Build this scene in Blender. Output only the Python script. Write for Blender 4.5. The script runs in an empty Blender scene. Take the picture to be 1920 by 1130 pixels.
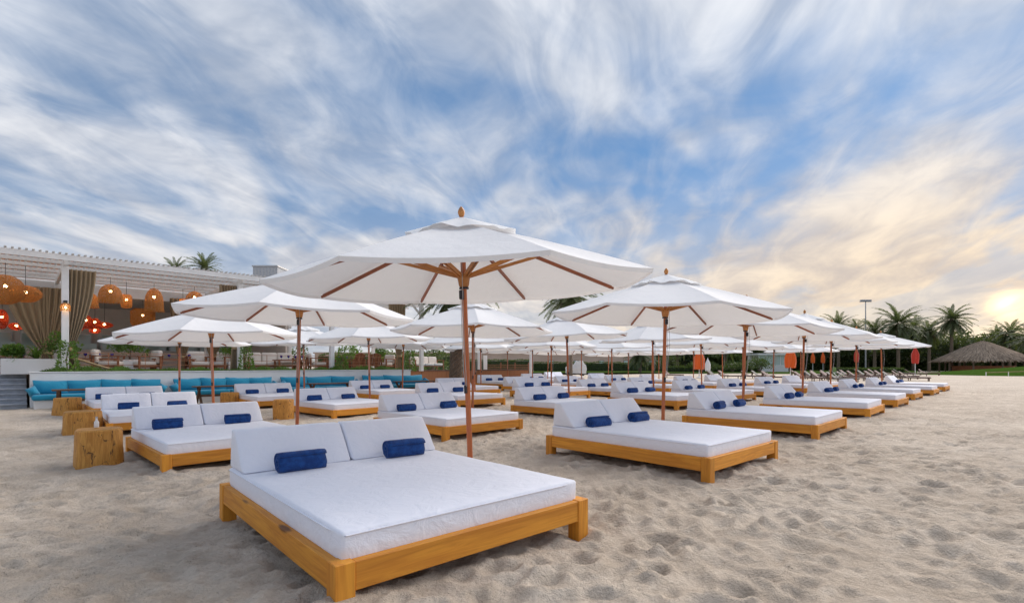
import bpy, bmesh, math, random
import numpy as np
from mathutils import Vector, Matrix, noise as mnoise
R = math.radians
random.seed(7)
rng = np.random.default_rng(11)
scene = bpy.context.scene
COL = scene.collection

# ------------------------------------------------------------------ camera
F, HZ, CH = 945.4, 685.5, 1.2            # focal length and horizon in photo pixels, eye height in metres
cam = bpy.data.cameras.new('camera'); camo = bpy.data.objects.new('camera', cam); COL.objects.link(camo)
camo.location = (0, 0, CH); camo.rotation_euler = (R(90), 0, 0)
cam.sensor_fit = 'HORIZONTAL'; cam.sensor_width = 36.0
cam.lens = 36.0 * F / 1920.0
cam.shift_y = (HZ - 565.0) / 1920.0
cam.clip_end = 3000; cam.clip_start = 0.05
scene.camera = camo

# ------------------------------------------------------------------ world, sun, exposure
SUN_AZ, SUN_EL = R(44.5), R(36.0)         # azimuth from +Y towards +X; centre of the bright, cloud-scattered sunset sector
GLOW_EL = R(5.0)                          # where the low sun itself burns through the cloud
SUND = Vector((math.sin(SUN_AZ)*math.cos(SUN_EL), math.cos(SUN_AZ)*math.cos(SUN_EL), math.sin(SUN_EL)))
GLOWD = (math.sin(SUN_AZ)*math.cos(GLOW_EL), math.cos(SUN_AZ)*math.cos(GLOW_EL), math.sin(GLOW_EL))
world = bpy.data.worlds.new('World'); scene.world = world; world.use_nodes = True

class NT:
    """small node-tree writer"""
    def __init__(s, tree): s.t = tree; s.n = tree.nodes; s.l = tree.links
    def new(s, typ, ins=None, **kw):
        nd = s.n.new(typ)
        for k, v in kw.items(): setattr(nd, k, v)
        for k, v in (ins or {}).items():
            sock = nd.inputs[k]
            if hasattr(v, 'is_output') or isinstance(v, bpy.types.NodeSocket): s.l.new(v, sock)
            else: sock.default_value = v
        return nd
    def math(s, op, a, b=0.0, c=0.0, clamp=False):
        nd = s.n.new('ShaderNodeMath'); nd.operation = op; nd.use_clamp = clamp
        for i, v in enumerate((a, b, c)):
            if isinstance(v, bpy.types.NodeSocket): s.l.new(v, nd.inputs[i])
            else: nd.inputs[i].default_value = v
        return nd.outputs[0]
    def vmath(s, op, a, b=None, scale=None):
        nd = s.n.new('ShaderNodeVectorMath'); nd.operation = op
        for i, v in enumerate((a, b)):
            if v is None: continue
            if isinstance(v, bpy.types.NodeSocket): s.l.new(v, nd.inputs[i])
            else: nd.inputs[i].default_value = v
        if scale is not None: nd.inputs['Scale'].default_value = scale
        return nd
    def mix(s, fac, a, b, blend='MIX'):
        nd = s.n.new('ShaderNodeMix'); nd.data_type = 'RGBA'; nd.blend_type = blend
        for sock, v in ((nd.inputs[0], fac), (nd.inputs[6], a), (nd.inputs[7], b)):
            if isinstance(v, bpy.types.NodeSocket): s.l.new(v, sock)
            else: sock.default_value = v if not isinstance(v, tuple) or len(v) == 4 else (*v, 1)
        return nd.outputs[2]
    def ramp(s, fac, stops, interp='LINEAR'):
        nd = s.n.new('ShaderNodeValToRGB'); nd.color_ramp.interpolation = interp
        cr = nd.color_ramp
        while len(cr.elements) > len(stops): cr.elements.remove(cr.elements[-1])
        while len(cr.elements) < len(stops): cr.elements.new(0.5)
        for e, (p, c) in zip(cr.elements, stops):
            e.position = p; e.color = c if len(c) == 4 else (*c, 1)
        s.l.new(fac, nd.inputs[0]); return nd.outputs[0]
    def sstep(s, v, a, b):
        nd = s.n.new('ShaderNodeMapRange'); nd.interpolation_type = 'SMOOTHSTEP'
        s.l.new(v, nd.inputs[0]); nd.inputs[1].default_value = a; nd.inputs[2].default_value = b
        return nd.outputs[0]
    def noise(s, vec, scale, detail=4, rough=.55, dist=0.0, **kw):
        nd = s.new('ShaderNodeTexNoise', {'Scale': scale, 'Detail': detail, 'Roughness': rough, 'Distortion': dist}, **kw)
        if vec is not None: s.l.new(vec, nd.inputs['Vector'])
        return nd.outputs[0]

CLOUD_SEED = 7.7
def build_world():
    t = NT(world.node_tree); t.n.clear()
    out = t.new('ShaderNodeOutputWorld')
    sky = t.new('ShaderNodeTexSky', sky_type='NISHITA', sun_disc=False, sun_elevation=SUN_EL, sun_rotation=SUN_AZ,
                altitude=0.0, air_density=1.0, dust_density=.3, ozone_density=3.0)
    d = t.new('ShaderNodeTexCoord').outputs['Generated']
    sep = t.new('ShaderNodeSeparateXYZ', {0: d}); dz = t.math('MAXIMUM', sep.outputs[2], 0.0)
    # cloud sheet seen in perspective: point where the view ray meets a high flat layer, axis s runs towards the sun
    inv = t.math('DIVIDE', 1.0, t.math('ADD', dz, 0.20))
    ca, sa = math.cos(R(14)), math.sin(R(14))
    s_ = t.math('MULTIPLY', t.math('ADD', t.math('MULTIPLY', sep.outputs[0], sa), t.math('MULTIPLY', sep.outputs[1], ca)), inv)
    t_ = t.math('MULTIPLY', t.math('SUBTRACT', t.math('MULTIPLY', sep.outputs[0], ca), t.math('MULTIPLY', sep.outputs[1], sa)), inv)
    p1 = t.new('ShaderNodeCombineXYZ', {0: t.math('MULTIPLY', s_, .80), 1: t_, 2: CLOUD_SEED}).outputs[0]
    p2 = t.new('ShaderNodeCombineXYZ', {0: t.math('MULTIPLY', s_, .50), 1: t_, 2: CLOUD_SEED+5.4}).outputs[0]
    big = t.noise(p1, 1.15, 3, .5, 1.1)
    mid = t.noise(p1, 3.0, 6, .52, .9)
    wisp = t.noise(p2, 5.5, 7, .55, .8)
    dens = t.math('ADD', t.math('ADD', t.math('MULTIPLY', big, .66), t.math('MULTIPLY', mid, .30)), t.math('MULTIPLY', wisp, .16))
    mask = t.sstep(dens, .375, .66)
    shade = t.sstep(t.math('ADD', t.math('MULTIPLY', t.noise(p1, 1.7, 5, .6, .6), .65), t.math('MULTIPLY', wisp, .40)), .36, .72)
    # haze veil towards the horizon, warm towards the sun
    dot = t.math('MAXIMUM', t.vmath('DOT_PRODUCT', d, GLOWD).outputs[1], 0.0)
    low = t.math('SUBTRACT', 1.0, t.sstep(dz, .05, .40))
    warm = t.math('MULTIPLY', t.math('ADD', t.math('MULTIPLY', t.math('POWER', dot, 4.0), .95), .22), t.math('SUBTRACT', 1.0, t.sstep(dz, .06, .50)), clamp=True)
    cool_c = t.mix(shade, (.215, .25, .315, 1), (.47, .485, .515, 1))
    warm_c = t.mix(shade, (.36, .31, .275, 1), (.58, .475, .35, 1))
    cloud_c = t.mix(warm, cool_c, warm_c)
    blue = t.mix(1.0, sky.outputs[0], (.40, .49, .58, 1), 'MULTIPLY')
    bg_sky = t.new('ShaderNodeBackground', {0: blue, 1: .05})
    bg_blue = t.new('ShaderNodeBackground', {0: (.032, .075, .135, 1), 1: 1.0})
    addb = t.new('ShaderNodeAddShader', {0: bg_sky.outputs[0], 1: bg_blue.outputs[0]})
    bg_cl = t.new('ShaderNodeBackground', {0: cloud_c, 1: 1.0})
    m2 = t.math('MAXIMUM', mask, t.math('MULTIPLY', low, .86))
    mixs = t.new('ShaderNodeMixShader', {0: m2, 1: addb.outputs[0], 2: bg_cl.outputs[0]})
    # the sun burning through thin cloud
    g1 = t.math('MULTIPLY', t.math('POWER', dot, 7000.0), 1.5)
    g2 = t.math('MULTIPLY', t.math('POWER', dot, 520.0), .12)
    gw = t.math('MULTIPLY', t.math('ADD', g1, g2), t.math('ADD', t.math('MULTIPLY', shade, .9), .35))
    bg_sun = t.new('ShaderNodeBackground', {0: (1.0, .62, .18, 1), 1: gw})
    tot = t.new('ShaderNodeAddShader', {0: mixs.outputs[0], 1: bg_sun.outputs[0]})
    t.l.new(tot.outputs[0], out.inputs[0])
build_world()

sl = bpy.data.lights.new('sun', 'SUN'); so = bpy.data.objects.new('sun', sl); COL.objects.link(so)
sl.energy = 2.1; sl.angle = R(60); sl.color = (1.0, .90, .80)
so.rotation_euler = (-SUND).to_track_quat('-Z', 'Y').to_euler(); so.location = (30, 30, 20)

scene.view_settings.view_transform = 'Standard'; scene.view_settings.look = 'None'
scene.view_settings.gamma = 1.0; scene.view_settings.use_curve_mapping = False
scene.view_settings.exposure = 0.92
scene.cycles.max_bounces = 8; scene.cycles.diffuse_bounces = 4; scene.cycles.transparent_max_bounces = 8
scene.cycles.use_denoising = True

# ------------------------------------------------------------------ site grid (a runs along the rows, b inland)
T0 = 2.345
HD = Vector((math.cos(T0), math.sin(T0), 0)); VD = Vector((math.sin(T0), -math.cos(T0), 0)); ORG = Vector((2.06, 5.24, 0))
def G(a, b, z=0.0): return ORG + VD*a + HD*b + Vector((0, 0, z))
GROT = math.atan2(VD.y, VD.x)             # local x = a, local y = b
def a_of(px, b):                           # a coordinate on the line b that lies in photo column px
    s = (px - 960)/F; q = ORG + HD*b
    return (s*q.y - q.x)/(VD.x - s*VD.y)
def z_of(py, P): return CH - (py - HZ)*P.y/F
def at(px, Y, z=0.0): return Vector(((px - 960)/F*Y, Y, z))

# ------------------------------------------------------------------ materials
MATS = {}
def material(name, fn):
    if name in MATS: return MATS[name]
    m = bpy.data.materials.new(name); m.use_nodes = True
    t = NT(m.node_tree); t.n.clear(); out = t.new('ShaderNodeOutputMaterial')
    sh = fn(t); t.l.new(sh, out.inputs[0]); MATS[name] = m; return m
def bsdf(t, col, rough=.6, bump=None, **kw):
    nd = t.new('ShaderNodeBsdfPrincipled', {'Base Color': col if isinstance(col, bpy.types.NodeSocket) else (*col, 1) if len(col) == 3 else col, 'Roughness': rough})
    for k, v in kw.items():
        nm = k.replace('_', ' ')
        if isinstance(v, bpy.types.NodeSocket): t.l.new(v, nd.inputs[nm])
        else: nd.inputs[nm].default_value = v
    if bump is not None: t.l.new(bump, nd.inputs['Normal'])
    return nd.outputs[0]
def bump(t, h, strength=.3, dist=.01): return t.new('ShaderNodeBump', {'Height': h, 'Strength': strength, 'Distance': dist}).outputs[0]
def objc(t, rnd=True, scale=(1, 1, 1)):
    c = t.new('ShaderNodeTexCoord').outputs['Object']
    if rnd:
        r = t.new('ShaderNodeObjectInfo').outputs['Random']
        off = t.new('ShaderNodeCombineXYZ', {0: t.math('MULTIPLY', r, 17.3), 1: t.math('MULTIPLY', r, 31.7), 2: t.math('MULTIPLY', r, 11.9)}).outputs[0]
        c = t.vmath('ADD', c, off).outputs[0]
    if scale != (1, 1, 1): c = t.vmath('MULTIPLY', c, scale).outputs[0]
    return c

def wood(name, axis, c1, c2, knot=True, rough=.62):
    def fn(t):
        sc = [14, 14, 14]; sc[axis] = .9
        kc = [6.0, 6.0, 6.0]; kc[axis] = 1.7
        c = objc(t)
        g = t.noise(t.vmath('MULTIPLY', c, tuple(sc)).outputs[0], 1.6, 6, .62, 1.2)
        band = t.noise(t.vmath('MULTIPLY', c, tuple(x*.35 for x in sc)).outputs[0], 1.0, 2, .5)
        col = t.mix(t.sstep(g, .3, .72), c1, c2)
        col = t.mix(t.math('MULTIPLY', t.sstep(band, .45, .8), .45), col, tuple(x*.62 for x in c1))
        if knot:
            v = t.new('ShaderNodeTexVoronoi', {'Vector': t.vmath('MULTIPLY', c, tuple(kc)).outputs[0], 'Scale': 1.0, 'Randomness': 1.0})
            k = t.math('SUBTRACT', 1.0, t.sstep(v.outputs['Distance'], .09, .20))
            gate = t.math('GREATER_THAN', t.new('ShaderNodeSeparateColor', {0: v.outputs['Color']}).outputs[0], .45)
            col = t.mix(t.math('MULTIPLY', t.math('MULTIPLY', k, gate), .85), col, (.10, .030, .008))
        r = t.new('ShaderNodeObjectInfo').outputs['Random']
        col = t.new('ShaderNodeHueSaturation', {'Color': col, 'Value': t.math('ADD', t.math('MULTIPLY', r, .28), .86), 'Saturation': .98}).outputs[0]
        return bsdf(t, col, rough, bump(t, g, .12, .004))
    return material(name, fn)
PINE = [wood('pine_%s' % 'xyz'[k], k, (.56, .195, .006), (.78, .33, .018)) for k in range(3)]
MAHOG = wood('stained_pole_wood', 2, (.40, .105, .030), (.52, .155, .046), knot=False, rough=.42)
RIBW = wood('rib_wood', 0, (.25, .068, .026), (.36, .11, .042), knot=False, rough=.45)
STRUTW = wood('strut_wood', 0, (.46, .165, .03), (.60, .25, .06), knot=False, rough=.45)
TEAK = wood('teak', 0, (.22, .075, .028), (.34, .125, .05), knot=False)
DARKW = wood('dark_table_wood', 0, (.085, .045, .028), (.15, .08, .045), knot=False)
def stump_fn(t):
    c = objc(t); g = t.noise(t.vmath('MULTIPLY', c, (16, 16, 2.2)).outputs[0], 1.6, 6, .65, 1.5)
    col = t.mix(t.sstep(g, .3, .72), (.46, .19, .030), (.68, .34, .07))
    k = t.sstep(t.noise(t.vmath('MULTIPLY', c, (9, 9, 5)).outputs[0], 1.0, 3, .55, 2.2), .60, .66)      # knots and bark scars
    k2 = t.sstep(t.noise(t.vmath('MULTIPLY', c, (30, 30, 4)).outputs[0], 1.0, 2, .5, 1.0), .66, .70)    # drying cracks
    col = t.mix(t.math('MULTIPLY', t.math('MAXIMUM', k, k2), .78), col, (.07, .030, .012))
    return bsdf(t, col, .6, bump(t, t.math('SUBTRACT', g, t.math('MAXIMUM', k, k2)), .5, .012))
STUMPW = material('stump_wood', stump_fn)

def fabric(name, col, weave=.12, wr=.25, rough=.85, sheen=.2):
    def fn(t):
        c = objc(t)
        w = t.noise(c, 420, 2, .5); f = t.noise(c, 7, 4, .6, .6); g = t.noise(c, 2.2, 3, .5)
        cc = t.mix(t.math('MULTIPLY', t.sstep(g, .35, .75), .35), col, tuple(x*.93 for x in col))
        b1 = bump(t, f, wr, .03)
        b = t.new('ShaderNodeBump', {'Height': w, 'Strength': weave, 'Distance': .002, 'Normal': b1}).outputs[0]
        return bsdf(t, cc, rough, b, Sheen_Weight=sheen)
    return material(name, fn)
SHEET = fabric('white_cotton_cover', (.83, .855, .95), wr=.45)
def towel_fn(t):
    c = objc(t); w = t.noise(c, 260, 3, .7); f = t.noise(c, 18, 4, .6)
    col = t.mix(t.sstep(f, .3, .75), (.004, .036, .17), (.010, .075, .29))
    b1 = bump(t, f, .35, .012)
    b = t.new('ShaderNodeBump', {'Height': w, 'Strength': .8, 'Distance': .005, 'Normal': b1}).outputs[0]
    return bsdf(t, col, .95, b, Sheen_Weight=.10, Sheen_Roughness=.4)
TOWEL = material('navy_terry_cloth', towel_fn)
TURQ = fabric('turquoise_canvas', (.008, .245, .41), wr=.5)
CREAM = fabric('cream_canvas', (.72, .66, .60), wr=.4)
BURLAP = fabric('burlap_curtain', (.34, .25, .15), wr=.3)
ORANGE = fabric('orange_canvas', (.80, .13, .015), wr=.4)
REDC = fabric('red_canvas', (.55, .045, .025), wr=.4)
STRIPE = fabric('striped_sling', (.26, .17, .15), wr=.3)
GREYSLING = fabric('grey_sling', (.20, .19, .17), wr=.3)

def canopy_fn(t):
    c = objc(t); f = t.noise(c, 5, 5, .6, .5); w = t.noise(c, 300, 2, .5)
    col = t.mix(t.sstep(t.noise(c, 1.6, 4, .6), .35, .8), (.90, .92, .95), (.85, .87, .90))
    b1 = bump(t, f, .40, .03)
    b = t.new('ShaderNodeBump', {'Height': w, 'Strength': .1, 'Distance': .002, 'Normal': b1}).outputs[0]
    a = bsdf(t, col, .8, b)
    tr = t.new('ShaderNodeBsdfTranslucent', {'Color': (.80, .79, .77, 1)}).outputs[0]
    return t.new('ShaderNodeMixShader', {0: .24, 1: a, 2: tr}).outputs[0]
CANOPY = material('white_canopy_canvas', canopy_fn)

def plain(name, col, rough=.6, var=.12, scale=6, bmp=.1, **kw):
    def fn(t):
        c = objc(t); n = t.noise(c, scale, 5, .6)
        cc = t.mix(t.sstep(n, .3, .75), tuple(x*(1-var) for x in col), tuple(min(1, x*(1+var*.5)) for x in col))
        return bsdf(t, cc, rough, bump(t, t.noise(c, scale*9, 3, .6), bmp, .005), **kw)
    return material(name, fn)
WHITEW = plain('white_render', (.80, .80, .80), .85, .07, 1.2)
WHITEP = plain('white_painted_wood', (.80, .80, .80), .6, .06, 3)
GREYSTEP = plain('grey_step_boards', (.40, .43, .48), .7, .22, 5)
DECKM = plain('deck_boards', (.38, .30, .23), .7, .2, 3)
BRASS = plain('dark_metal', (.05, .05, .055), .4, .1, 5, Metallic=.8)
STEEL = plain('galvanised_steel', (.45, .46, .48), .4, .1, 5, Metallic=.7)
CORD = plain('pale_cord', (.42, .42, .42), .8)
COPPER = plain('copper_rail', (.42, .18, .09), .45, .15, 8)
REED = material('reed_panel', lambda t: bsdf(t, t.mix(t.noise(objc(t, True, (60, 60, 1.2)), 1.0, 3, .6), (.22, .085, .035), (.46, .21, .10)), .8))
BEIGE = plain('beige_render', (.46, .37, .31), .85, .12, .3)
INTERIOR = plain('interior_plaster', (.80, .74, .69), .85, .08, .5)
ROPE = plain('jute_rope', (.42, .30, .17), .9, .2, 30, .3)
BARK = material('palm_bark', lambda t: (lambda c: bsdf(t, t.mix(t.noise(c, 7, 5, .7), (.085, .062, .045), (.26, .20, .15)), .95, bump(t, t.noise(t.vmath('MULTIPLY', c, (1, 1, 2.5)).outputs[0], 9, 4, .7), .8, .05)))(objc(t)))
def leafm(name, c1, c2, tr=.3):
    def fn(t):
        c = objc(t); n = t.noise(c, 2.3, 4, .6); n2 = t.noise(c, 21, 2, .6)
        col = t.mix(t.sstep(t.math('ADD', t.math('MULTIPLY', n, .6), t.math('MULTIPLY', n2, .4)), .32, .68), c1, c2)
        a = bsdf(t, col, .55); b = t.new('ShaderNodeBsdfTranslucent', {'Color': t.mix(.5, col, (.25, .32, .05))}).outputs[0]
        return t.new('ShaderNodeMixShader', {0: tr, 1: a, 2: b}).outputs[0]
    return material(name, fn)
PALM = leafm('palm_leaf', (.040, .062, .028), (.125, .155, .075))
PALMDRY = leafm('dry_palm_leaf', (.10, .075, .05), (.22, .17, .12))
LEAF = leafm('shrub_leaf', (.030, .062, .018), (.085, .15, .035))
LEAFB = leafm('bright_leaf', (.06, .14, .02), (.16, .30, .05))
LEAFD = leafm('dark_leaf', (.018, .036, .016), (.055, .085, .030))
def thatch_fn(t):
    sp = t.new('ShaderNodeSeparateXYZ', {0: t.new('ShaderNodeTexCoord').outputs['Object']})
    an = t.math('ARCTAN2', sp.outputs[1], sp.outputs[0])
    v = t.new('ShaderNodeCombineXYZ', {0: t.math('MULTIPLY', an, 22.0), 1: t.math('MULTIPLY', sp.outputs[2], 1.1), 2: 0.0}).outputs[0]
    n = t.noise(v, 1.6, 7, .72, .4); n2 = t.noise(v, .5, 3, .6)
    col = t.mix(t.sstep(n, .32, .70), (.11, .085, .065), (.46, .37, .29)); col = t.mix(t.math('MULTIPLY', t.sstep(n2, .4, .7), .4), col, (.20, .16, .13))
    return bsdf(t, col, 1.0, bump(t, n, 1.0, .15), Specular_IOR_Level=0.0)
THATCH = material('thatch', thatch_fn)
def glass_fn(t):
    return bsdf(t, (.42, .54, .52), .10, None, Specular_IOR_Level=.7)
GLASS = material('tinted_glass', glass_fn)
COBALT = material('cobalt_glass', lambda t: bsdf(t, (.008, .012, .26), .08, None, Coat_Weight=.5))
def wicker(name, c1, c2):
    def fn(t):
        c = objc(t); z = t.new('ShaderNodeSeparateXYZ', {0: c})
        w = t.new('ShaderNodeTexWave', {'Vector': c, 'Scale': 26.0, 'Distortion': 1.5, 'Detail': 2.0}, bands_direction='Z').outputs[1]
        n = t.noise(c, 30, 3, .7)
        f = t.math('ADD', t.math('MULTIPLY', w, .6), t.math('MULTIPLY', n, .5))
        col = t.mix(t.sstep(f, .3, .8), c1, c2)
        a = bsdf(t, col, .7, bump(t, f, .6, .01)); b = t.new('ShaderNodeBsdfTranslucent', {'Color': col}).outputs[0]
        m = t.new('ShaderNodeMixShader', {0: .18, 1: a, 2: b}).outputs[0]
        hole = t.math('GREATER_THAN', t.noise(t.vmath('MULTIPLY', c, (1, 1, 2.2)).outputs[0], 38, 2, .5), .56)   # gaps in the weave
        return t.new('ShaderNodeMixShader', {0: hole, 1: m, 2: t.new('ShaderNodeBsdfTransparent').outputs[0]}).outputs[0]
    return material(name, fn)
WICK = wicker('wicker', (.28, .105, .022), (.60, .27, .065))
WICKR = wicker('red_wicker', (.25, .025, .008), (.55, .075, .018))
def emit(name, col, s): return material(name, lambda t: t.new('ShaderNodeEmission', {0: (*col, 1), 1: s}).outputs[0])
BULB = emit('warm_bulb', (1.0, .60, .25), 24)

def sand_fn(t):
    c = t.new('ShaderNodeTexCoord').outputs['Object']
    n1 = t.noise(c, .55, 4, .6); n2 = t.noise(c, 3.3, 6, .65, .4); n3 = t.noise(c, 26, 5, .7); n4 = t.noise(c, 190, 3, .7)
    f = t.math('ADD', t.math('ADD', t.math('MULTIPLY', n1, .35), t.math('MULTIPLY', n2, .4)), t.math('MULTIPLY', n3, .25))
    col = t.mix(t.sstep(f, .36, .66), (.54, .45, .36), (.78, .685, .58))
    speck = t.sstep(t.noise(c, 60, 5, .78), .55, .66)
    patch = t.sstep(t.noise(c, 2.6, 5, .65, .6), .47, .62)
    col = t.mix(t.math('MULTIPLY', t.math('MULTIPLY', speck, patch), .75), col, (.20, .145, .10))
    col = t.mix(t.math('MULTIPLY', t.sstep(n4, .5, .75), .22), col, (.30, .235, .17))
    b1 = bump(t, t.noise(c, 8.5, 6, .68, .5), .9, .055)
    b2 = t.new('ShaderNodeBump', {'Height': n3, 'Strength': .9, 'Distance': .035, 'Normal': b1}).outputs[0]
    b3 = t.new('ShaderNodeBump', {'Height': n4, 'Strength': .7, 'Distance': .006, 'Normal': b2}).outputs[0]
    return bsdf(t, col, .95, b3, Specular_IOR_Level=.15)
SAND = material('beach_sand', sand_fn)
BANK = plain('bank_grass', (.060, .115, .020), 1.0, .35, 3.0, .6, Specular_IOR_Level=0.0)
LAWN = plain('lawn_green', (.075, .12, .03), 1.0, .4, 2.5, .5, Specular_IOR_Level=0.0)

# ------------------------------------------------------------------ object helpers
def link(o, parent=None):
    COL.objects.link(o)
    if parent is not None: o.parent = parent
    return o
def tag(o, label=None, cat=None, group=None, kind=None):
    if label: o['label'] = label
    if cat: o['category'] = cat
    if group: o['group'] = group
    if kind: o['kind'] = kind
    return o
def empty(name, loc=(0, 0, 0), rz=0.0):
    e = bpy.data.objects.new(name, None); e.empty_display_size = .2
    e.location = loc; e.rotation_euler = (0, 0, rz); return link(e)
class MB:
    """collects shapes for ONE mesh object"""
    def __init__(s): s.b = bmesh.new()
    def box(s, x0, x1, y0, y1, z0, z1, bev=0.0, seg=2, M=None):
        r = bmesh.ops.create_cube(s.b, size=1.0)
        vs = r['verts']
        bmesh.ops.scale(s.b, vec=(x1-x0, y1-y0, z1-z0), verts=vs)
        bmesh.ops.translate(s.b, vec=((x0+x1)/2, (y0+y1)/2, (z0+z1)/2), verts=vs)
        if M is not None: bmesh.ops.transform(s.b, matrix=M, verts=vs)
        if bev > 0:
            es = list({e for v in vs for e in v.link_edges})
            bmesh.ops.bevel(s.b, geom=es, offset=bev, segments=seg, affect='EDGES', profile=.5)
        return s
    def prism(s, poly, axis_from, axis_to, M=None, bev=0.0, seg=2):
        """poly: list of (p, q); extruded along local y from axis_from to axis_to; p -> x, q -> z"""
        v0 = [s.b.verts.new((p, axis_from, q)) for p, q in poly]; v1 = [s.b.verts.new((p, axis_to, q)) for p, q in poly]
        n = len(poly); fs = [s.b.faces.new(v0), s.b.faces.new(v1[::-1])]
        for i in range(n): fs.append(s.b.faces.new((v0[(i+1) % n], v0[i], v1[i], v1[(i+1) % n])))
        if M is not None: bmesh.ops.transform(s.b, matrix=M, verts=v0+v1)
        if bev > 0:
            es = list({e for v in v0+v1 for e in v.link_edges})
            bmesh.ops.bevel(s.b, geom=es, offset=bev, segments=seg, affect='EDGES', profile=.5)
        return s
    def tube(s, pts, rad, n=8, cap=True):
        pts = [Vector(p) for p in pts]; rad = rad if isinstance(rad, (list, tuple)) else [rad]*len(pts)
        rings = []
        for i, p in enumerate(pts):
            d = (pts[min(i+1, len(pts)-1)] - pts[max(i-1, 0)]).normalized()
            up = Vector((0, 0, 1)) if abs(d.z) < .9 else Vector((1, 0, 0))
            u = d.cross(up).normalized(); w = d.cross(u)
            rings.append([s.b.verts.new(p + (u*math.cos(2*math.pi*k/n) + w*math.sin(2*math.pi*k/n))*rad[i]) for k in range(n)])
        for a, b in zip(rings, rings[1:]):
            for k in range(n): s.b.faces.new((a[k], a[(k+1) % n], b[(k+1) % n], b[k]))
        if cap: s.b.faces.new(rings[0][::-1]); s.b.faces.new(rings[-1])
        return s
    def bar(s, p, q, w, h, roll=None):
        p, q = Vector(p), Vector(q); d = q-p; l = d.length; d.normalize()
        up = Vector((0, 0, 1)) if abs(d.z) < .95 else Vector((0, 1, 0))
        y = up.cross(d).normalized(); z = d.cross(y)
        M = Matrix((( d.x, y.x, z.x, p.x), (d.y, y.y, z.y, p.y), (d.z, y.z, z.z, p.z), (0, 0, 0, 1)))
        return s.box(0, l, -w/2, w/2, -h/2, h/2, 0, 1, M)
    def lathe(s, prof, n=16, c=(0, 0, 0), cap=True):
        rings = []
        for r, z in prof: rings.append([s.b.verts.new((c[0]+r*math.cos(2*math.pi*k/n), c[1]+r*math.sin(2*math.pi*k/n), c[2]+z)) for k in range(n)])
        for a, b in zip(rings, rings[1:]):
            for k in range(n): s.b.faces.new((a[k], a[(k+1) % n], b[(k+1) % n], b[k]))
        if cap:
            if prof[0][0] > 1e-4: s.b.faces.new(rings[0][::-1])
            if prof[-1][0] > 1e-4: s.b.faces.new(rings[-1])
        return s
    def quad(s, *p): s.b.faces.new([s.b.verts.new(v) for v in p]); return s
    def grid(s, fn, nu, nv):
        V = [[s.b.verts.new(fn(i/nu, j/nv)) for j in range(nv+1)] for i in range(nu+1)]
        for i in range(nu):
            for j in range(nv): s.b.faces.new((V[i][j], V[i+1][j], V[i+1][j+1], V[i][j+1]))
        return s
    def mesh(s, name, mat, smooth=None):
        bmesh.ops.recalc_face_normals(s.b, faces=s.b.faces)
        me = bpy.data.meshes.new(name); s.b.to_mesh(me); s.b.free()
        if mat: me.materials.append(mat)
        if smooth is not None:
            me.polygons.foreach_set('use_smooth', [True]*len(me.polygons))
            if smooth < 179: me.set_sharp_from_angle(angle=R(smooth))
        return me
    def build(s, name, mat, parent=None, smooth=None):
        return link(bpy.data.objects.new(name, s.mesh(name, mat, smooth)), parent)
def put(name, me, parent=None, loc=None, rot=None, scl=None):
    o = bpy.data.objects.new(name, me)
    if loc is not None: o.location = loc
    if rot is not None: o.rotation_euler = rot
    if scl is not None: o.scale = scl
    return link(o, parent)
def raw_mesh(name, V, faces, mat, smooth=True):
    me = bpy.data.meshes.new(name); me.from_pydata([tuple(v) for v in V], [], faces)
    if mat: me.materials.append(mat)
    if smooth: me.polygons.foreach_set('use_smooth', [True]*len(me.polygons))
    return me
def copy_tree(o, parent=None):
    c = o.copy(); link(c); c.parent = parent
    for ch in list(o.children): copy_tree(ch, c)
    return c
ORD = ['first', 'second', 'third', 'fourth', 'fifth', 'sixth', 'seventh', 'eighth', 'ninth', 'tenth', 'eleventh', 'twelfth', 'thirteenth', 'fourteenth', 'fifteenth', 'sixteenth', 'seventeenth', 'eighteenth', 'nineteenth', 'twentieth']

# ------------------------------------------------------------------ surveyed positions
BL, BW, BF = 2.342, 1.893, .237           # daybed length, width, frame height
BEDS = {(0,0):(-.85,2.42,2.303,0),(0,1):(2.06,5.24,2.320,0),(0,2):(4.95,8.15,2.3485,0),(0,3):(8.0,11.26,2.3657,0),(0,4):(10.73,14.03,2.346,.010),
 (0,5):(13.67,17.11,2.345,.01),(0,6):(16.67,19.94,2.345,.01),(0,7):(19.62,22.83,2.345,.01),
 (1,0):(-4.16,5.99,2.372,-.103),(1,1):(-1.12,8.44,2.358,-.063),(1,2):(1.58,11.31,2.334,-.043),(1,3):(4.42,13.48,2.287,.025),
 (1,4):(7.28,16.53,2.335,-.017),(1,5):(9.92,19.11,2.296,-.027),(1,6):(12.85,21.99,2.302,-.011),(1,7):(15.60,24.74,2.277,.001),
 (2,0):(-7.53,9.36,2.317,-.113),(2,1):(-4.33,12.20,2.406,-.113),(2,2):(-1.55,14.39,2.348,-.024),(2,3):(1.54,17.31,2.340,.051),
 (2,4):(4.15,19.35,2.308,-.051),(2,5):(6.96,22.32,2.313,-.034),(2,6):(10.04,25.07,2.312,-.027),(2,7):(12.78,27.94,2.320,-.016),
 (3,0):(-10.33,12.38,2.351,-.088),(3,1):(-7.52,14.80,2.353,-.081),(3,2):(-4.67,17.62,2.365,-.052),(3,3):(-1.86,20.42,2.333,-.038),
 (3,4):(1.10,22.98,2.346,-.023),(3,5):(3.76,25.53,2.328,-.041),(3,6):(6.96,28.28,2.326,-.040),(3,7):(9.84,31.15,2.367,-.050),
 (4,4):(-.38,26.37,2.358,.002),(4,5):(2.02,28.78,2.327,.026),(4,7):(6.91,34.16,2.342,-.025),(5,6):(3.77,34.30,2.333,.053)}
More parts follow.
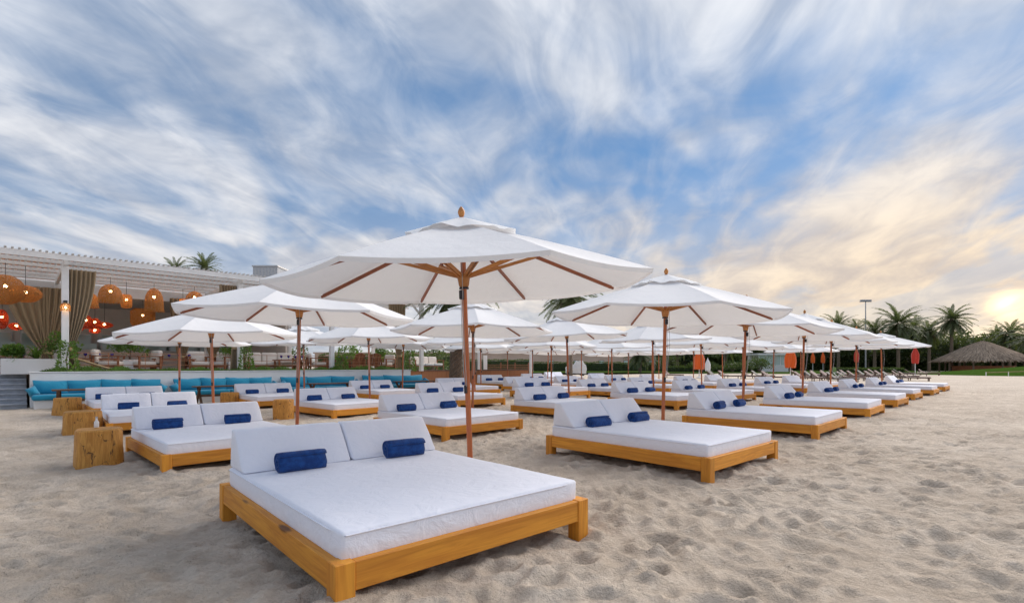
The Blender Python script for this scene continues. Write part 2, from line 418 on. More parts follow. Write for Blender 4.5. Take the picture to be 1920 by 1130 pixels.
def bed_pt(k, u, v, z=0.0):               # u from foot to head, v from left to right
    x, y, t, z0 = BEDS[k]
    return Vector((x + u*math.cos(t) + v*math.sin(t), y + u*math.sin(t) - v*math.cos(t), z0 + z))

# ------------------------------------------------------------------ ground: one sheet of trampled sand
HX0, HX1, HY0, HY1, HR = -16.0, 26.0, .3, 30.0, .022
def height_map():
    nx, ny = int((HX1-HX0)/HR), int((HY1-HY0)/HR)
    H = np.zeros((nx, ny), np.float32)
    def vnoise(cell, amp, oct=3):
        out = np.zeros((nx, ny), np.float32)
        for o in range(oct):
            c = cell/(1.9**o); gx, gy = int((HX1-HX0)/c)+3, int((HY1-HY0)/c)+3
            g = rng.random((gx, gy)).astype(np.float32)*2-1
            x = np.arange(nx)*HR/c; y = np.arange(ny)*HR/c
            xi, yi = x.astype(int), y.astype(int); fx, fy = x-xi, y-yi
            fx = (fx*fx*(3-2*fx))[:, None].astype(np.float32); fy = (fy*fy*(3-2*fy))[None, :].astype(np.float32)
            a = g[np.ix_(xi, yi)]; b = g[np.ix_(xi+1, yi)]; cc = g[np.ix_(xi, yi+1)]; d = g[np.ix_(xi+1, yi+1)]
            out += ((a*(1-fx)+b*fx)*(1-fy)+(cc*(1-fx)+d*fx)*fy)*amp*(.55**o)
        return out
    H += vnoise(2.6, .020, 2); H += vnoise(.55, .016, 3); H += vnoise(.17, .005, 2)
    # footprints and scuffs: elongated dents with a pushed-up rim
    n = 46000
    cx = rng.uniform(HX0+1, HX1-1, n); cy = HY0+.5+(HY1-HY0-1.2)*rng.random(n)**1.45
    an = np.where(rng.random(n) < .5, rng.normal(.8, .5, n), rng.uniform(0, 6.28, n))
    for i in range(n):
        L_ = rng.choice((.04, .055, .08, .115))*rng.uniform(.8, 1.3); w_ = L_*rng.uniform(.42, .85); dp = L_*rng.uniform(.10, .30)
        r = int(L_*2.4/HR); ix, iy = int((cx[i]-HX0)/HR), int((cy[i]-HY0)/HR)
        x0, x1, y0, y1 = max(ix-r, 0), min(ix+r, nx), max(iy-r, 0), min(iy+r, ny)
        if x1 <= x0 or y1 <= y0: continue
        dx = (np.arange(x0, x1)*HR+HX0-cx[i])[:, None]; dy = (np.arange(y0, y1)*HR+HY0-cy[i])[None, :]
        c, s = math.cos(an[i]), math.sin(an[i])
        q = ((dx*c+dy*s)/L_)**2+((-dx*s+dy*c)/w_)**2
        H[x0:x1, y0:y1] += (-dp*np.exp(-q*1.6)+dp*.62*np.exp(-(np.sqrt(q)-1.35)**2*5)).astype(np.float32)
    for k in BEDS:                        # sand banked against the bed legs
        for u in (.05, BL-.05):
            for v in (.05, BW-.05):
                p = bed_pt(k, u, v); ix, iy = int((p.x-HX0)/HR), int((p.y-HY0)/HR); r = int(.4/HR)
                x0, x1, y0, y1 = max(ix-r, 0), min(ix+r, nx), max(iy-r, 0), min(iy+r, ny)
                if x1 <= x0 or y1 <= y0: continue
                dx = (np.arange(x0, x1)*HR+HX0-p.x+rng.uniform(-.04, .04))[:, None]; dy = (np.arange(y0, y1)*HR+HY0-p.y+rng.uniform(-.04, .04))[None, :]
                H[x0:x1, y0:y1] += (rng.uniform(.012, .035)*np.exp(-(dx*dx+dy*dy)/(2*.10**2))).astype(np.float32)
    return H
HM = height_map()
BASEP = np.array([[bed_pt(k, u, v).x, bed_pt(k, u, v).y, BEDS[k][3]] for k in BEDS for u in (0, BL) for v in (0, BW)])
p00 = [bed_pt((0, 0), 0, 0), bed_pt((0, 0), BL, 0), bed_pt((0, 0), 0, BW)]
BUMPS = [(p00[0].x, p00[0].y, .040, .30), (p00[1].x, p00[1].y, -.055, .5), (p00[2].x, p00[2].y, -.050, .45),
         (bed_pt((0, 1), 0, 0).x, bed_pt((0, 1), 0, 0).y, -.03, .4), (bed_pt((0, 0), -.5, 1.2).x, bed_pt((0, 0), -.5, 1.2).y, .03, .35)]
def ground_z(X, Y):
    X = np.asarray(X, float); Y = np.asarray(Y, float)
    num = np.zeros_like(X); den = np.full_like(X, .25)
    for bx, by, bz in BASEP:
        w = np.exp(-((X-bx)**2+(Y-by)**2)/(2*1.5**2)); num += w*bz; den += w
    left = np.clip((-(X-2)-(Y-5)*-.3)/9, 0, 1)           # the beach dips a little towards the terrace
    z = (num + .25*(-.09)*left)/den
    fx = np.clip((X-HX0)/HR, 0, HM.shape[0]-1.01); fy = np.clip((Y-HY0)/HR, 0, HM.shape[1]-1.01)
    xi, yi = fx.astype(int), fy.astype(int); tx, ty = fx-xi, fy-yi
    h = (HM[xi, yi]*(1-tx)+HM[xi+1, yi]*tx)*(1-ty)+(HM[xi, yi+1]*(1-tx)+HM[xi+1, yi+1]*tx)*ty
    edge = np.clip((X-HX0)/2, 0, 1)*np.clip((HX1-X)/3, 0, 1)*np.clip((Y-HY0)/.5, 0, 1)*np.clip((HY1-Y)/4, 0, 1)
    z = z + h*edge
    for bx, by, bz, sg in BUMPS: z = z + bz*np.exp(-((X-bx)**2+(Y-by)**2)/(2*sg*sg))
    far = np.clip((Y-34)/40, 0, 1)
    z = z + .12*np.sin(X*.09+1)*np.sin(Y*.07)*far
    return z
def gz(x, y): return float(ground_z(np.array([x]), np.array([y]))[0])
def make_ground():
    nx, ny = 1180, 880
    u = np.linspace(-1, 1, nx); B = 6.2; A = 1500/math.sinh(B)
    xs = .6 + np.sinh(u*B)*A*(np.abs(u)**.0)
    # finer warp: blend of linear core and sinh tail
    xs = .6 + 9.0*u + np.sinh(u*9.0)/math.sinh(9.0)*1500
    v = np.linspace(-.05, 1, ny)
    ys = 2.0 + 14.0*v**1.0*(.35+.65*v) + np.sinh(v*7.5)/math.sinh(7.5)*1800
    ys[0] = -60; ys[1] = -15
    X, Y = np.meshgrid(xs, ys, indexing='ij'); Z = ground_z(X, Y)
    far = np.hypot(X, Y) > 120; Z[far] = 0
    me = bpy.data.meshes.new('sand_ground')
    co = np.stack([X, Y, Z], -1).reshape(-1, 3).astype(np.float32)
    I = np.arange(nx*ny).reshape(nx, ny)
    q = np.stack([I[:-1, :-1], I[1:, :-1], I[1:, 1:], I[:-1, 1:]], -1).reshape(-1).astype(np.int32)
    nf = len(q)//4
    me.vertices.add(nx*ny); me.vertices.foreach_set('co', co.ravel())
    me.loops.add(len(q)); me.loops.foreach_set('vertex_index', q)
    me.polygons.add(nf); me.polygons.foreach_set('loop_start', np.arange(nf, dtype=np.int32)*4); me.polygons.foreach_set('loop_total', np.full(nf, 4, np.int32))
    me.polygons.foreach_set('use_smooth', np.ones(nf, bool)); me.update(); me.validate()
    me.materials.append(SAND)
    tag(put('sand_ground', me), kind='structure')
make_ground()

# ------------------------------------------------------------------ terrace, pergola and pavilion
TZ = .93                                   # terrace floor
def site(name, a, b, z=0.0, label=None, cat=None, group=None, rz=0.0):
    e = empty(name, G(a, b, z), GROT + rz); return tag(e, label, cat, group)
WB = 18.85                                 # line of the terrace wall
def terrace():
    m = MB().box(-4.9, 8.6, WB, WB+.28, -.6, .985, .012, 1)
    e = site('terrace_wall', 0, 0, 0, 'long low white rendered wall holding up the restaurant terrace', 'wall')
    m.build('wall', WHITEW, e)
    MB().box(-4.93, 8.63, WB-.03, WB+.31, 0.987, 1.015, .008, 1).build('coping', WHITEW, e)
    d = MB().box(-16, 9.0, WB+2.3, 36, -.6, TZ-.004).build('terrace_floor', DECKM); d.location = G(0, 0); d.rotation_euler.z = GROT; tag(d, kind='structure')
    d = MB().box(-4.9, 8.6, WB+.284, WB+2.296, -.6, TZ-.006).build('terrace_edge', DECKM); d.location = G(0, 0); d.rotation_euler.z = GROT; tag(d, kind='structure')
    MB().box(-4.9, -4.65, WB+.284, WB+2.29, TZ, .985).build('wall', WHITEW, e)
    st = site('beach_stairs', 0, 0, 0, 'grey stepped stairs climbing from the sand to the terrace', 'stairs')
    n = 7
    for i in range(n):
        z1 = -.08 + (TZ+.08)*(i+1)/n
        MB().box(-10.2, -4.96, WB-.02+.3*i, WB+2.29, z1-.045, z1, .006, 1).build('step', GREYSTEP, st)
        MB().box(-10.2, -4.965, WB+.03+.3*i, WB+.06+.3*i, z1-.19, z1-.046).build('riser', GREYSTEP, st)
terrace()

def pergola():
    e = site('slatted_pergola', 0, 0, 0, 'white slatted timber pergola roof over the terrace', 'pergola')
    a1 = a_of(856, WB-.05); a0 = -13.0; zt = 4.72
    col = []
    for px in (122, 450, 622, 790): col.append(a_of(px, 19.45))
    for a in col + [col[0]-4.4]:
        MB().box(a-.09, a+.09, 19.36, 19.54, TZ, 4.40, .01, 1).build('post', WHITEP, e)
        for s in ((-1, 1) if a > 3 else ()): MB().bar((a, 19.45, 3.75), (a+s*.62, 19.45, 4.37), .07, .09).build('brace', WHITEP, e)
        MB().box(a-.05, a+.05, WB+.1, 24.5, 4.40, 4.56, .006, 1).build('rafter', WHITEP, e)
    for a in col + [col[0]-4.4]:
        MB().box(a-.08, a+.08, 24.3, 24.46, TZ, 4.38, .01, 1).build('post', WHITEP, e)
    for b in (19.0, 20.1, 21.2, 22.3, 23.4, 24.4):
        MB().box(a0, a1, b-.035, b+.035, 4.565, 4.68, .004, 1).build('purlin', WHITEP, e)
    MB().box(a0, a1, WB-.10, WB-.06, 4.50, 4.685, .004, 1).build('fascia', WHITEP, e)
    sl = MB().box(-.03, .03, WB-.25, 24.75, 4.69, 4.715).mesh('slat', plain('greyed_white_slats', (.58, .565, .55), .7, .12, 4))  # white slats greyed in colour to stand in for the dark between them
    n = int((a1-a0)/.15)
    for i in range(n): put('slat', sl, e, (a0+.15*(i+.5), 0, random.uniform(0, .004)))
    return col
COLS = pergola()

def pavilion():
    e = site('restaurant_pavilion', 0, 0, 0, 'open fronted white restaurant pavilion behind the pergola', 'building')
    a0, a1 = -16, 5.2
    MB().box(a0, a1, 25.0, 33.0, 4.30, 4.62, .01, 1).build('roof_slab', WHITEP, e)
    MB().box(a0, a1, 25.1, 25.3, 4.625, 5.55, .01, 1).build('upper_screen', REED, e)
    MB().box(a0, a1, 24.62, 24.95, 4.08, 4.52, .01, 1).build('front_beam', WHITEP, e)
    MB().box(a0, a1, 32.6, 32.9, TZ, 4.296).build('back_wall', INTERIOR, e)
    MB().box(a1-.3, a1-.05, 25.0, 32.59, TZ, 4.296).build('side_wall', INTERIOR, e)
    a = a0+.4
    while a < a1-1.4:
        w = MB().box(a, a+1.25, 32.5, 32.58, TZ+.75, TZ+1.95, .01, 1).build('window', WHITEP, e)
        for k in range(2): MB().box(a+.06+.58*k, a+.60+.58*k, 32.47, 32.495, TZ+.81, TZ+1.89).build('pane', GLASS, w)
        a += 1.5
    MB().box(a0+3, a1-1, 30.2, 30.8, TZ, TZ+1.02, .02, 2).build('bar_counter', INTERIOR, e)
    MB().box(a0+2.9, a1-.9, 30.1, 30.85, TZ+1.022, TZ+1.07, .01, 1).build('counter_top', WHITEP, e)
    a = a0+3.4
    for i in range(11):
        MB().box(a, a+.05, 31.4, 31.45, TZ, 3.2).build('partition_post', STEEL, e)
        MB().box(a+.06, a+1.35, 31.41, 31.43, TZ+.2, 2.35).build('glass_panel', GLASS, e); a += 1.5
pavilion()

# banquettes along the wall, with turquoise cushions
def banquette(pa, pb, n, word):
    b = WB-.72
    a0, a1 = a_of(pa, b), a_of(pb, b); w = a1-a0
    e = site('turquoise_banquette', (a0+a1)/2, b, -.09, 'turquoise cushioned bench against the white wall, %s' % word, 'bench', 'turquoise benches along the terrace wall')
    MB().box(-w/2+.06, w/2-.06, .06, .70, -.2, .26, .015, 1).build('base', WHITEW, e)
    def pillow(cx, cy, cz, sx, sy, sz, rx=0.0, ry=0.0):
        mb = MB(); r = bmesh.ops.create_cube(mb.b, size=2.0)
        bmesh.ops.subdivide_edges(mb.b, edges=mb.b.edges[:], cuts=5, use_grid_fill=True)
        sd = random.random()*50
        for v in mb.b.verts:
            x, y, z = v.co
            puff = (1-abs(x)**3.2)*(1-abs(z)**3.2)
            v.co = (x*sx*(1-.05*(1-abs(z))), y*sy*(.28+.72*puff), z*sz*(1-.07*(1-abs(x))))
            v.co += mnoise.noise_vector(v.co*5+Vector((sd, 0, 0)))*.012
        bmesh.ops.transform(mb.b, matrix=Matrix.Translation((cx, cy, cz)) @ Matrix.Rotation(rx, 4, 'X') @ Matrix.Rotation(ry, 4, 'Y'), verts=mb.b.verts)
        return mb
    sw = w/2
    for s in range(2): pillow(-sw/2+sw*s, .34, .36, sw/2*.985, .40, .11).b.verts
    for s in range(2):
        mb = MB().box(-sw+sw*s+.01, sw*s-.01, -.04, .70, .262, .43, .06, 4); mb.build('seat_cushion', TURQ, e, 60)
    cw = (w-.1)/n
    for i in range(n): pillow(-w/2+.05+cw*(i+.5), .58, .615, cw/2*1.02, .13, .225, R(-13)+random.uniform(-.05, .05), random.uniform(-.05, .05)).build('back_cushion', TURQ, e, 60)
    for s in (-1, 1): pillow(s*(w/2-.04), .34, .52, .12, .30, .14, 0, s*.5).build('bolster', TURQ, e, 60)
    return e
banquette(58, 310, 4, 'nearest the grey stairs')
banquette(330, 522, 4, 'second from the grey stairs')
banquette(535, 678, 3, 'third from the grey stairs')
banquette(690, 806, 3, 'farthest from the grey stairs')
def low_table(px, b, w, word):
    a = a_of(px, b)
    e = site('beach_table', a, b, -.09, 'dark wooden trestle table in front of the turquoise bench %s' % word, 'table', 'dark tables before the benches')
    for k in range(4): MB().box(-w/2, w/2, -.30+.152*k, -.156+.152*k, .56, .60, .004, 1).build('plank', DARKW, e)
    for s in (-1, 1):
        x = s*(w/2-.18)
        MB().bar((x, -.28, -.05), (x, .27, .56), .07, .05).build('leg', DARKW, e)
        MB().bar((x+.055*s, .28, -.05), (x+.055*s, -.27, .56), .07, .05).build('leg', DARKW, e)
    MB().bar((-w/2+.2, 0, .27), (w/2-.2, 0, .27), .05, .07).build('stretcher', DARKW, e)
low_table(148, 17.5, 1.2, 'nearest the stairs')
low_table(410, 17.4, 1.5, 'second from the stairs')
low_table(622, 17.4, 1.9, 'third from the stairs')
low_table(778, 17.4, 2.0, 'farthest from the stairs')

# reed fence beyond the wall's end
def reed_fence():
    b = 20.6; a0, a1 = 8.75, a_of(990, b)
    e = site('reed_fence', 0, 0, 0, 'low orange brown reed screen beyond the end of the white wall', 'fence')
    n = 6; w = (a1-a0)/n
    for i in range(n): MB().box(a0+w*i+.01, a0+w*(i+1)-.01, b, b+.05, -.3, .92, .004, 1).build('reed_panel', REED, e)
    MB().box(a0, a1, b-.03, b+.08, .922, .975, .004, 1).build('top_rail', DARKW, e)
    for i in range(n+1): MB().box(a0+w*i-.04, a0+w*i+.04, b+.055, b+.13, -.3, .90).build('post', DARKW, e)
    for k, (px, z1) in enumerate(((899, 2.15), (910, 1.85), (996, 2.6))):
        a = a_of(px, b+.8); o = MB().box(-.09, .09, -.09, .09, -.3, z1, .01, 1).build('white_post', WHITEP)
        o.location = G(a, b+.8); o.rotation_euler.z = GROT
        tag(o, ['slim white post behind the reed screen, left of a pair', 'shorter white post behind the reed screen, right of a pair', 'tall white post at the right end of the reed screen'][k], 'post')
    # dark deck rail and lounge pads behind
    e2 = site('deck_railing', 0, 0, 0, 'low brown rail with thin bars behind the reed screen', 'railing')
    c0, c1 = a_of(912, 22), a_of(992, 22)
    for z in (1.0, 1.12, 1.24): MB().box(c0, c1, 22-.02, 22.02, z, z+.035).build('rail', TEAK, e2)
    for k in range(4):
        a = c0+(c1-c0)*k/3; MB().box(a-.03, a+.03, 22.03, 22.09, .1, 1.42).build('post', TEAK, e2)
    for px, w in ((955, 0), (818, 1), (905, 2)):
        a = a_of(px, 23.6); o = MB().box(-1.2, 1.2, -.5, .5, .7, .92, .08, 4).build('lounge_pad', TURQ, None, 60); o.location = G(a, 23.6); o.rotation_euler.z = GROT
        tag(o, 'teal lounge pad %s' % ['behind the low brown rail', 'beyond the end of the white wall', 'between the palm trunk and brown rail'][w], 'cushion')
        p = MB().box(-1.25, 1.25, -.55, .55, .0, .696).build('pad_plinth', DECKM); p.location = G(a, 23.6); p.rotation_euler.z = GROT
        tag(p, 'timber plinth under the teal pad %s' % ['behind the low brown rail', 'beyond the white wall end', 'beside the palm trunk'][w], 'plinth')
reed_fence()

# slim copper railing on the terrace edge
def railing():
    e = site('terrace_railing', 0, 0, TZ, 'thin copper rope railing along the edge of the terrace', 'railing')
    b = 19.75; a0, a1 = COLS[0]+.1, 8.4
    n = 12
    for i in range(n+1):
        a = a0+(a1-a0)*i/n; MB().tube([(a, b, 0), (a, b, .72)], .012, 6).build('stanchion', COPPER, e, 40)
    for z in (.30, .46, .70): MB().tube([(a0, b, z), (a1, b, z)], .010, 6).build('rail', COPPER, e, 40)
railing()

# ------------------------------------------------------------------ leaves and plants
def leaf_cloud(n, fn, size, mat, name='foliage', narrow=.45, up=.3, seed=0):
    """many small bent leaves; fn(rng) gives a point and an outward direction"""
    r = random.Random(seed); V = []; Fc = []
    for i in range(n):
        p, d = fn(r)
        d = (Vector(d)+Vector((r.uniform(-.7, .7), r.uniform(-.7, .7), r.uniform(-.4, .8)+up))).normalized()
        side = d.cross(Vector((r.uniform(-1, 1), r.uniform(-1, 1), r.uniform(-1, 1)))).normalized()
        s = size*r.uniform(.6, 1.3); w = s*narrow*.5; p = Vector(p); nrm = d.cross(side)
        k = len(V)
        V += [p, p+d*s*.5+side*w+nrm*s*.06, p+d*s-nrm*s*.12, p+d*s*.5-side*w+nrm*s*.06]; Fc.append((k, k+1, k+2, k+3))
    return raw_mesh(name, V, Fc, mat)
def blob(rx, ry, rz, cz, seed):
    """uneven crown: leaves sit in clumps through an ellipsoid"""
    r0 = random.Random(seed); cl = []
    for i in range(26):
        th, ph = r0.uniform(0, 6.28), math.acos(r0.uniform(-.55, 1)); q = r0.uniform(.45, 1.0)
        cl.append((Vector((rx*q*math.sin(ph)*math.cos(th), ry*q*math.sin(ph)*math.sin(th), cz+rz*q*math.cos(ph))), r0.uniform(.22, .42)))
    def fn(r):
        c, s = r.choice(cl); d = Vector((r.gauss(0, 1), r.gauss(0, 1), r.gauss(0, .8))).normalized()
        return c+Vector((d.x*rx, d.y*ry, d.z*rz))*s*r.uniform(.5, 1), d
    return fn
def blades(n, L_, spread, mat, seed, name='blades', w=.03, droop=.6):
    """arching strap leaves from one crown"""
    r = random.Random(seed); V = []; Fc = []
    for i in range(n):
        th = r.uniform(0, 6.28); le = L_*r.uniform(.65, 1.15); tilt = r.uniform(.15, 1.0)*spread
        d = Vector((math.cos(th), math.sin(th), 0)); sd = Vector((-d.y, d.x, 0)); base = d*r.uniform(0, .05)
        k = len(V); m = 6
        for j in range(m+1):
            q = j/m; ang = tilt+droop*q*q*1.3
            p = base+d*(le*q*math.sin(ang*.9))+Vector((0, 0, le*q*math.cos(ang)))
            ww = w*(1-.75*q*q)*(.5+min(q*3, .5))
            V += [p-sd*ww, p+sd*ww]
        for j in range(m): Fc.append((k+2*j, k+2*j+1, k+2*j+3, k+2*j+2))
    return raw_mesh(name, V, Fc, mat)

def wall_grass():
    r = random.Random(4); V = []; Fc = []
    for i in range(9000):
        a = r.uniform(-4.6, 8.5); b = r.uniform(19.18, 19.42); h = .07+r.uniform(.03, .22)*(.40+.9*abs(mnoise.noise(Vector((a*1.3, 0, 2))))*1.8)
        x = r.gauss(0, .05); y = r.gauss(0, .05); w = .016; k = len(V)
        V += [(a-w, b, 0), (a+w, b, 0), (a+x*.5+w*.7, b+y*.5, h*.6), (a+x*.5-w*.7, b+y*.5, h*.6), (a+x*1.3, b+y*1.3, h)]
        Fc += [(k, k+1, k+2, k+3), (k+3, k+2, k+4)]
    o = put('wall_grass', raw_mesh('wall_grass', V, Fc, LEAFB), None, G(0, 0, TZ), (0, 0, GROT))
    tag(o, 'strip of green grass growing behind the white terrace wall', 'grass', kind='stuff')
wall_grass()
def vine(px, b, z1, word):
    a = a_of(px, b)
    e = site('climbing_vine', a, b, TZ, 'leafy green vine climbing the %s' % word, 'plant', 'vines on the pergola posts')
    def fn(r):
        z = r.random()**1.5*z1; q = .26*(1-.55*z/z1); th = r.uniform(0, 6.28); return (q*math.cos(th), q*math.sin(th), z), (math.cos(th), math.sin(th), .3)
    put('foliage', leaf_cloud(520, fn, .10, LEAFB, 'foliage', .55, .2, int(px)), e)
    MB().tube([(.03, 0, -.03), (-.04, .03, z1*.4), (.04, -.02, z1*.9)], .018, 6).build('stem', BARK, e, 40)
vine(127, 19.2, 1.05, 'tall pergola post nearest the stairs')
vine(462, 19.2, 1.1, 'second pergola post from the stairs')
vine(640, 19.2, .75, 'third pergola post from the stairs')
vine(768, 19.2, 1.0, 'pergola post at the far end of the wall')
def planter(px, b, w, d, h, label, kind, seed, plants):
    a = a_of(px, b)
    e = site('white_planter', a, b, TZ, label, 'planter')
    MB().box(-w/2, w/2, -d/2, d/2, 0, h, .015, 2).build('box', WHITEW, e)
    MB().box(-w/2+.05, w/2-.05, -d/2+.05, d/2-.05, h+.002, h+.012).build('soil', BARK, e)
    for k, (dx, typ, sz) in enumerate(plants):
        if typ == 'strap':
            q = site('strap_leaf_plant', a+dx, b, TZ+h+.012, 'bushy strap leaved plant in the %s, %s' % (kind, ORD[k]+' from left'), 'plant')
            put('leaves', blades(60, sz, 1.0, LEAFB, seed+k, 'leaves', .022), q)
        else:
            q = site('leafy_shrub', a+dx, b, TZ+h+.012, 'round leafy green shrub in the %s, %s' % (kind, ORD[k]+' from left'), 'plant')
            put('foliage', leaf_cloud(900, blob(sz*.55, sz*.5, sz*.5, sz*.5, seed+k), .10, LEAF if k % 2 else LEAFB, 'foliage', .5, .2, seed+k), q)
        MB().tube([(0, 0, -.02), (.02, .01, sz*.5)], .02, 6).build('stem', BARK, q, 40)
planter(72, 20.5, 1.75, .6, .50, 'long white planter box beside the top of the stairs', 'long planter', 50, [(-.6, 'shrub', .42), (-.05, 'strap', .75), (.55, 'shrub', .85)])
planter(244, 20.9, .5, .5, .50, 'square white planter between the cream armchairs', 'square planter nearest stairs', 60, [(0, 'shrub', .9)])
planter(438, 20.6, .5, .5, .46, 'square white planter near the second pergola post', 'square planter by second post', 70, [(-.1, 'shrub', .85)])

# ------------------------------------------------------------------ terrace furniture
def armchair(name, label, w=.72, wide=False, group='cream cushioned terrace seats'):
    e = empty(name); tag(e, label, 'sofa' if wide else 'armchair', group)
    for s in (-1, 1):
        x = s*(w/2)
        for y in (-.34, .36): MB().box(x-.03, x+.03, y-.03, y+.03, 0, .60, .004, 1).build('leg', TEAK, e)
        MB().box(x-.04, x+.04, -.40, .40, .602, .64, .004, 1).build('armrest', TEAK, e)
    MB().box(-w/2+.035, w/2-.035, -.36, .36, .22, .28, .004, 1).build('seat_frame', TEAK, e)
    MB().box(-w/2+.035, w/2-.035, .37, .41, .3, .72, .004, 1, Matrix.Rotation(-.12, 4, 'X')).build('back_frame', TEAK, e)
    n = 3 if wide else 1; cw = (w-.1)/n
    for k in range(n):
        x0 = -w/2+.05+cw*k
        MB().box(x0+.01, x0+cw-.01, -.38, .26, .284, .43, .05, 3).build('seat_cushion', CREAM, e, 60)
        MB().box(x0+.01, x0+cw-.01, .16, .33, .40, .90, .07, 4, Matrix.Translation((0, .02, 0)) @ Matrix.Rotation(-.16, 4, 'X')).build('back_cushion', CREAM, e, 60)
    return e
def place(e, px, b, rz, z=TZ):
    e.location = G(a_of(px, b), b, z); e.rotation_euler = (0, 0, GROT+rz)
place(armchair('lounge_armchair', 'cream armchair between the tall post and the square planter'), 205, 20.6, R(70))
place(armchair('lounge_armchair', 'cream armchair just right of the square planter by the stairs side'), 272, 20.7, R(-75))
place(armchair('lounge_armchair', 'cream armchair facing the beach left of the second pergola post'), 372, 20.7, R(0))
place(armchair('lounge_armchair', 'cream armchair beside the square planter near second pergola post'), 412, 20.7, R(-40))
place(armchair('lounge_sofa', 'long cream sofa right of the second pergola post', 2.1, True), 510, 20.9, R(0))
place(armchair('lounge_armchair', 'cream armchair at the right end of the long cream sofa'), 596, 20.5, R(75))
place(armchair('lounge_armchair', 'cream armchair right of the two brown slatted chairs'), 722, 20.8, R(-70))
place(armchair('lounge_sofa', 'long cream sofa at the far end of the terrace', 2.1, True), 800, 24.2, R(0))
def slat_chair(label):
    e = empty('slatted_chair'); tag(e, label, 'chair', 'brown slatted chairs')
    M = Matrix.Translation((0, .25, .32)) @ Matrix.Rotation(-.38, 4, 'X')
    for k in range(6): MB().box(-.30+.102*k, -.21+.102*k, -.012, .012, 0, .62-.03*abs(k-2.5), .003, 1, M).build('back_slat', TEAK, e)
    for k in range(5): MB().box(-.30, .30, -.34+.115*k, -.24+.115*k, .33-.02*k, .352-.02*k, .003, 1).build('seat_slat', TEAK, e)
    for s in (-1, 1):
        MB().box(s*.35-.03, s*.35+.03, -.36, -.28, 0, .56, .003, 1).build('leg', TEAK, e)
        MB().box(s*.35-.03, s*.35+.03, .30, .38, 0, .56, .003, 1).build('leg', TEAK, e)
        MB().box(s*.35-.06, s*.35+.06, -.42, .42, .562, .59, .003, 1).build('armrest', TEAK, e)
    return e
place(slat_chair('brown slatted garden chair, left one of two near the third post'), 664, 20.4, R(195))
place(slat_chair('brown slatted garden chair, right one of two near the third post'), 698, 20.5, R(170))
def dining_table(px, b, w, word, ng):
    a = a_of(px, b); e = site('terrace_table', a, b, TZ, 'brown wooden terrace table %s' % word, 'table', 'tables on the terrace')
    for k in range(5): MB().box(-w/2, w/2, -.35+.142*k, -.214+.142*k, .50, .54, .003, 1).build('plank', TEAK, e)
    for sx in (-1, 1):
        for sy in (-1, 1): MB().box(sx*(w/2-.08)-.035, sx*(w/2-.08)+.035, sy*.26-.035, sy*.26+.035, 0, .498, .003, 1).build('leg', TEAK, e)
    for k in range(ng):
        dx = -w/2+.2+(w-.4)*k/max(ng-1, 1); q = site('blue_goblet', a+dx, b-.15, TZ+.54, 'blue goblet, %s from left on table %s' % (ORD[k], word), 'goblet', 'cobalt blue goblets on the terrace tables')
        MB().lathe([(.035, 0), (.035, .004), (.006, .012), (.006, .07), (.045, .10), (.052, .15), (.046, .19)], 12).build('bowl', COBALT, q, 50)
dining_table(172, 20.9, 1.5, 'behind the tall pergola post', 4)
dining_table(325, 20.9, 1.4, 'between the armchairs left of the second post', 4)
dining_table(545, 20.25, 1.3, 'in front of the long cream sofa', 4)
dining_table(632, 20.7, 1.2, 'by the brown slatted chairs', 3)
dining_table(10, 22.2, 1.3, 'at the top of the stairs', 3)
place(slat_chair('brown slatted chair at the top of the grey stairs'), 14, 21.5, R(90))

# ------------------------------------------------------------------ curtains and pendant lamps
def curtain(px, b, zt, ztie, w0, wt, shift, seed, label):
    a = a_of(px, b); e = site('burlap_curtain', a, b, 0, label, 'curtain', 'tied burlap curtains of the pergola')
    def fn(u, v):
        z = zt+(TZ+.05-zt)*v; q = (zt-z)/(zt-ztie)
        if q < 1: k = q**1.7; w = w0*(1-k)+wt*k; cx = shift*k
        else: k = min((q-1)*1.6, 1); w = wt+(w0*.45-wt)*k; cx = shift*(1-.25*k)
        s = 2*u-1
        return (cx+w*s, .05*math.sin(u*6.283*7+seed)*(.5+w/w0)+.02*math.sin(u*40+v*3), z)
    m = MB().grid(fn, 70, 26); m.build('drape', BURLAP, e, 180)
    MB().lathe([(wt*1.05, -.05), (wt*1.15, 0), (wt*1.05, .05)], 16, (shift, 0, ztie), False).build('tieback', ROPE, e, 60)
curtain(128+22, 19.62, 4.36, 1.75, .42, .09, -.28, 0, 'brown burlap curtain tied back right of the tall front post')
curtain(72, 24.0, 4.2, 1.7, .95, .14, .25, 2, 'wide brown burlap curtain tied back behind the tall front post')
curtain(108, 24.0, 4.2, 1.7, .55, .12, -.32, 4, 'brown burlap curtain at the rear post behind the vine')
curtain(430, 19.62, 4.36, 1.9, .34, .09, .18, 1, 'brown burlap curtain hanging left of the second front post')
curtain(745, 20.2, 4.36, 1.7, .50, .12, .1, 3, 'brown burlap curtain near the far end of the pergola')
curtain(395, 24.2, 4.2, 1.6, .60, .14, .1, 5, 'brown burlap curtain at the rear left of the second post')
curtain(345, 24.2, 4.2, 1.6, .55, .14, -.1, 6, 'brown burlap curtain at the rear above the terrace tables')

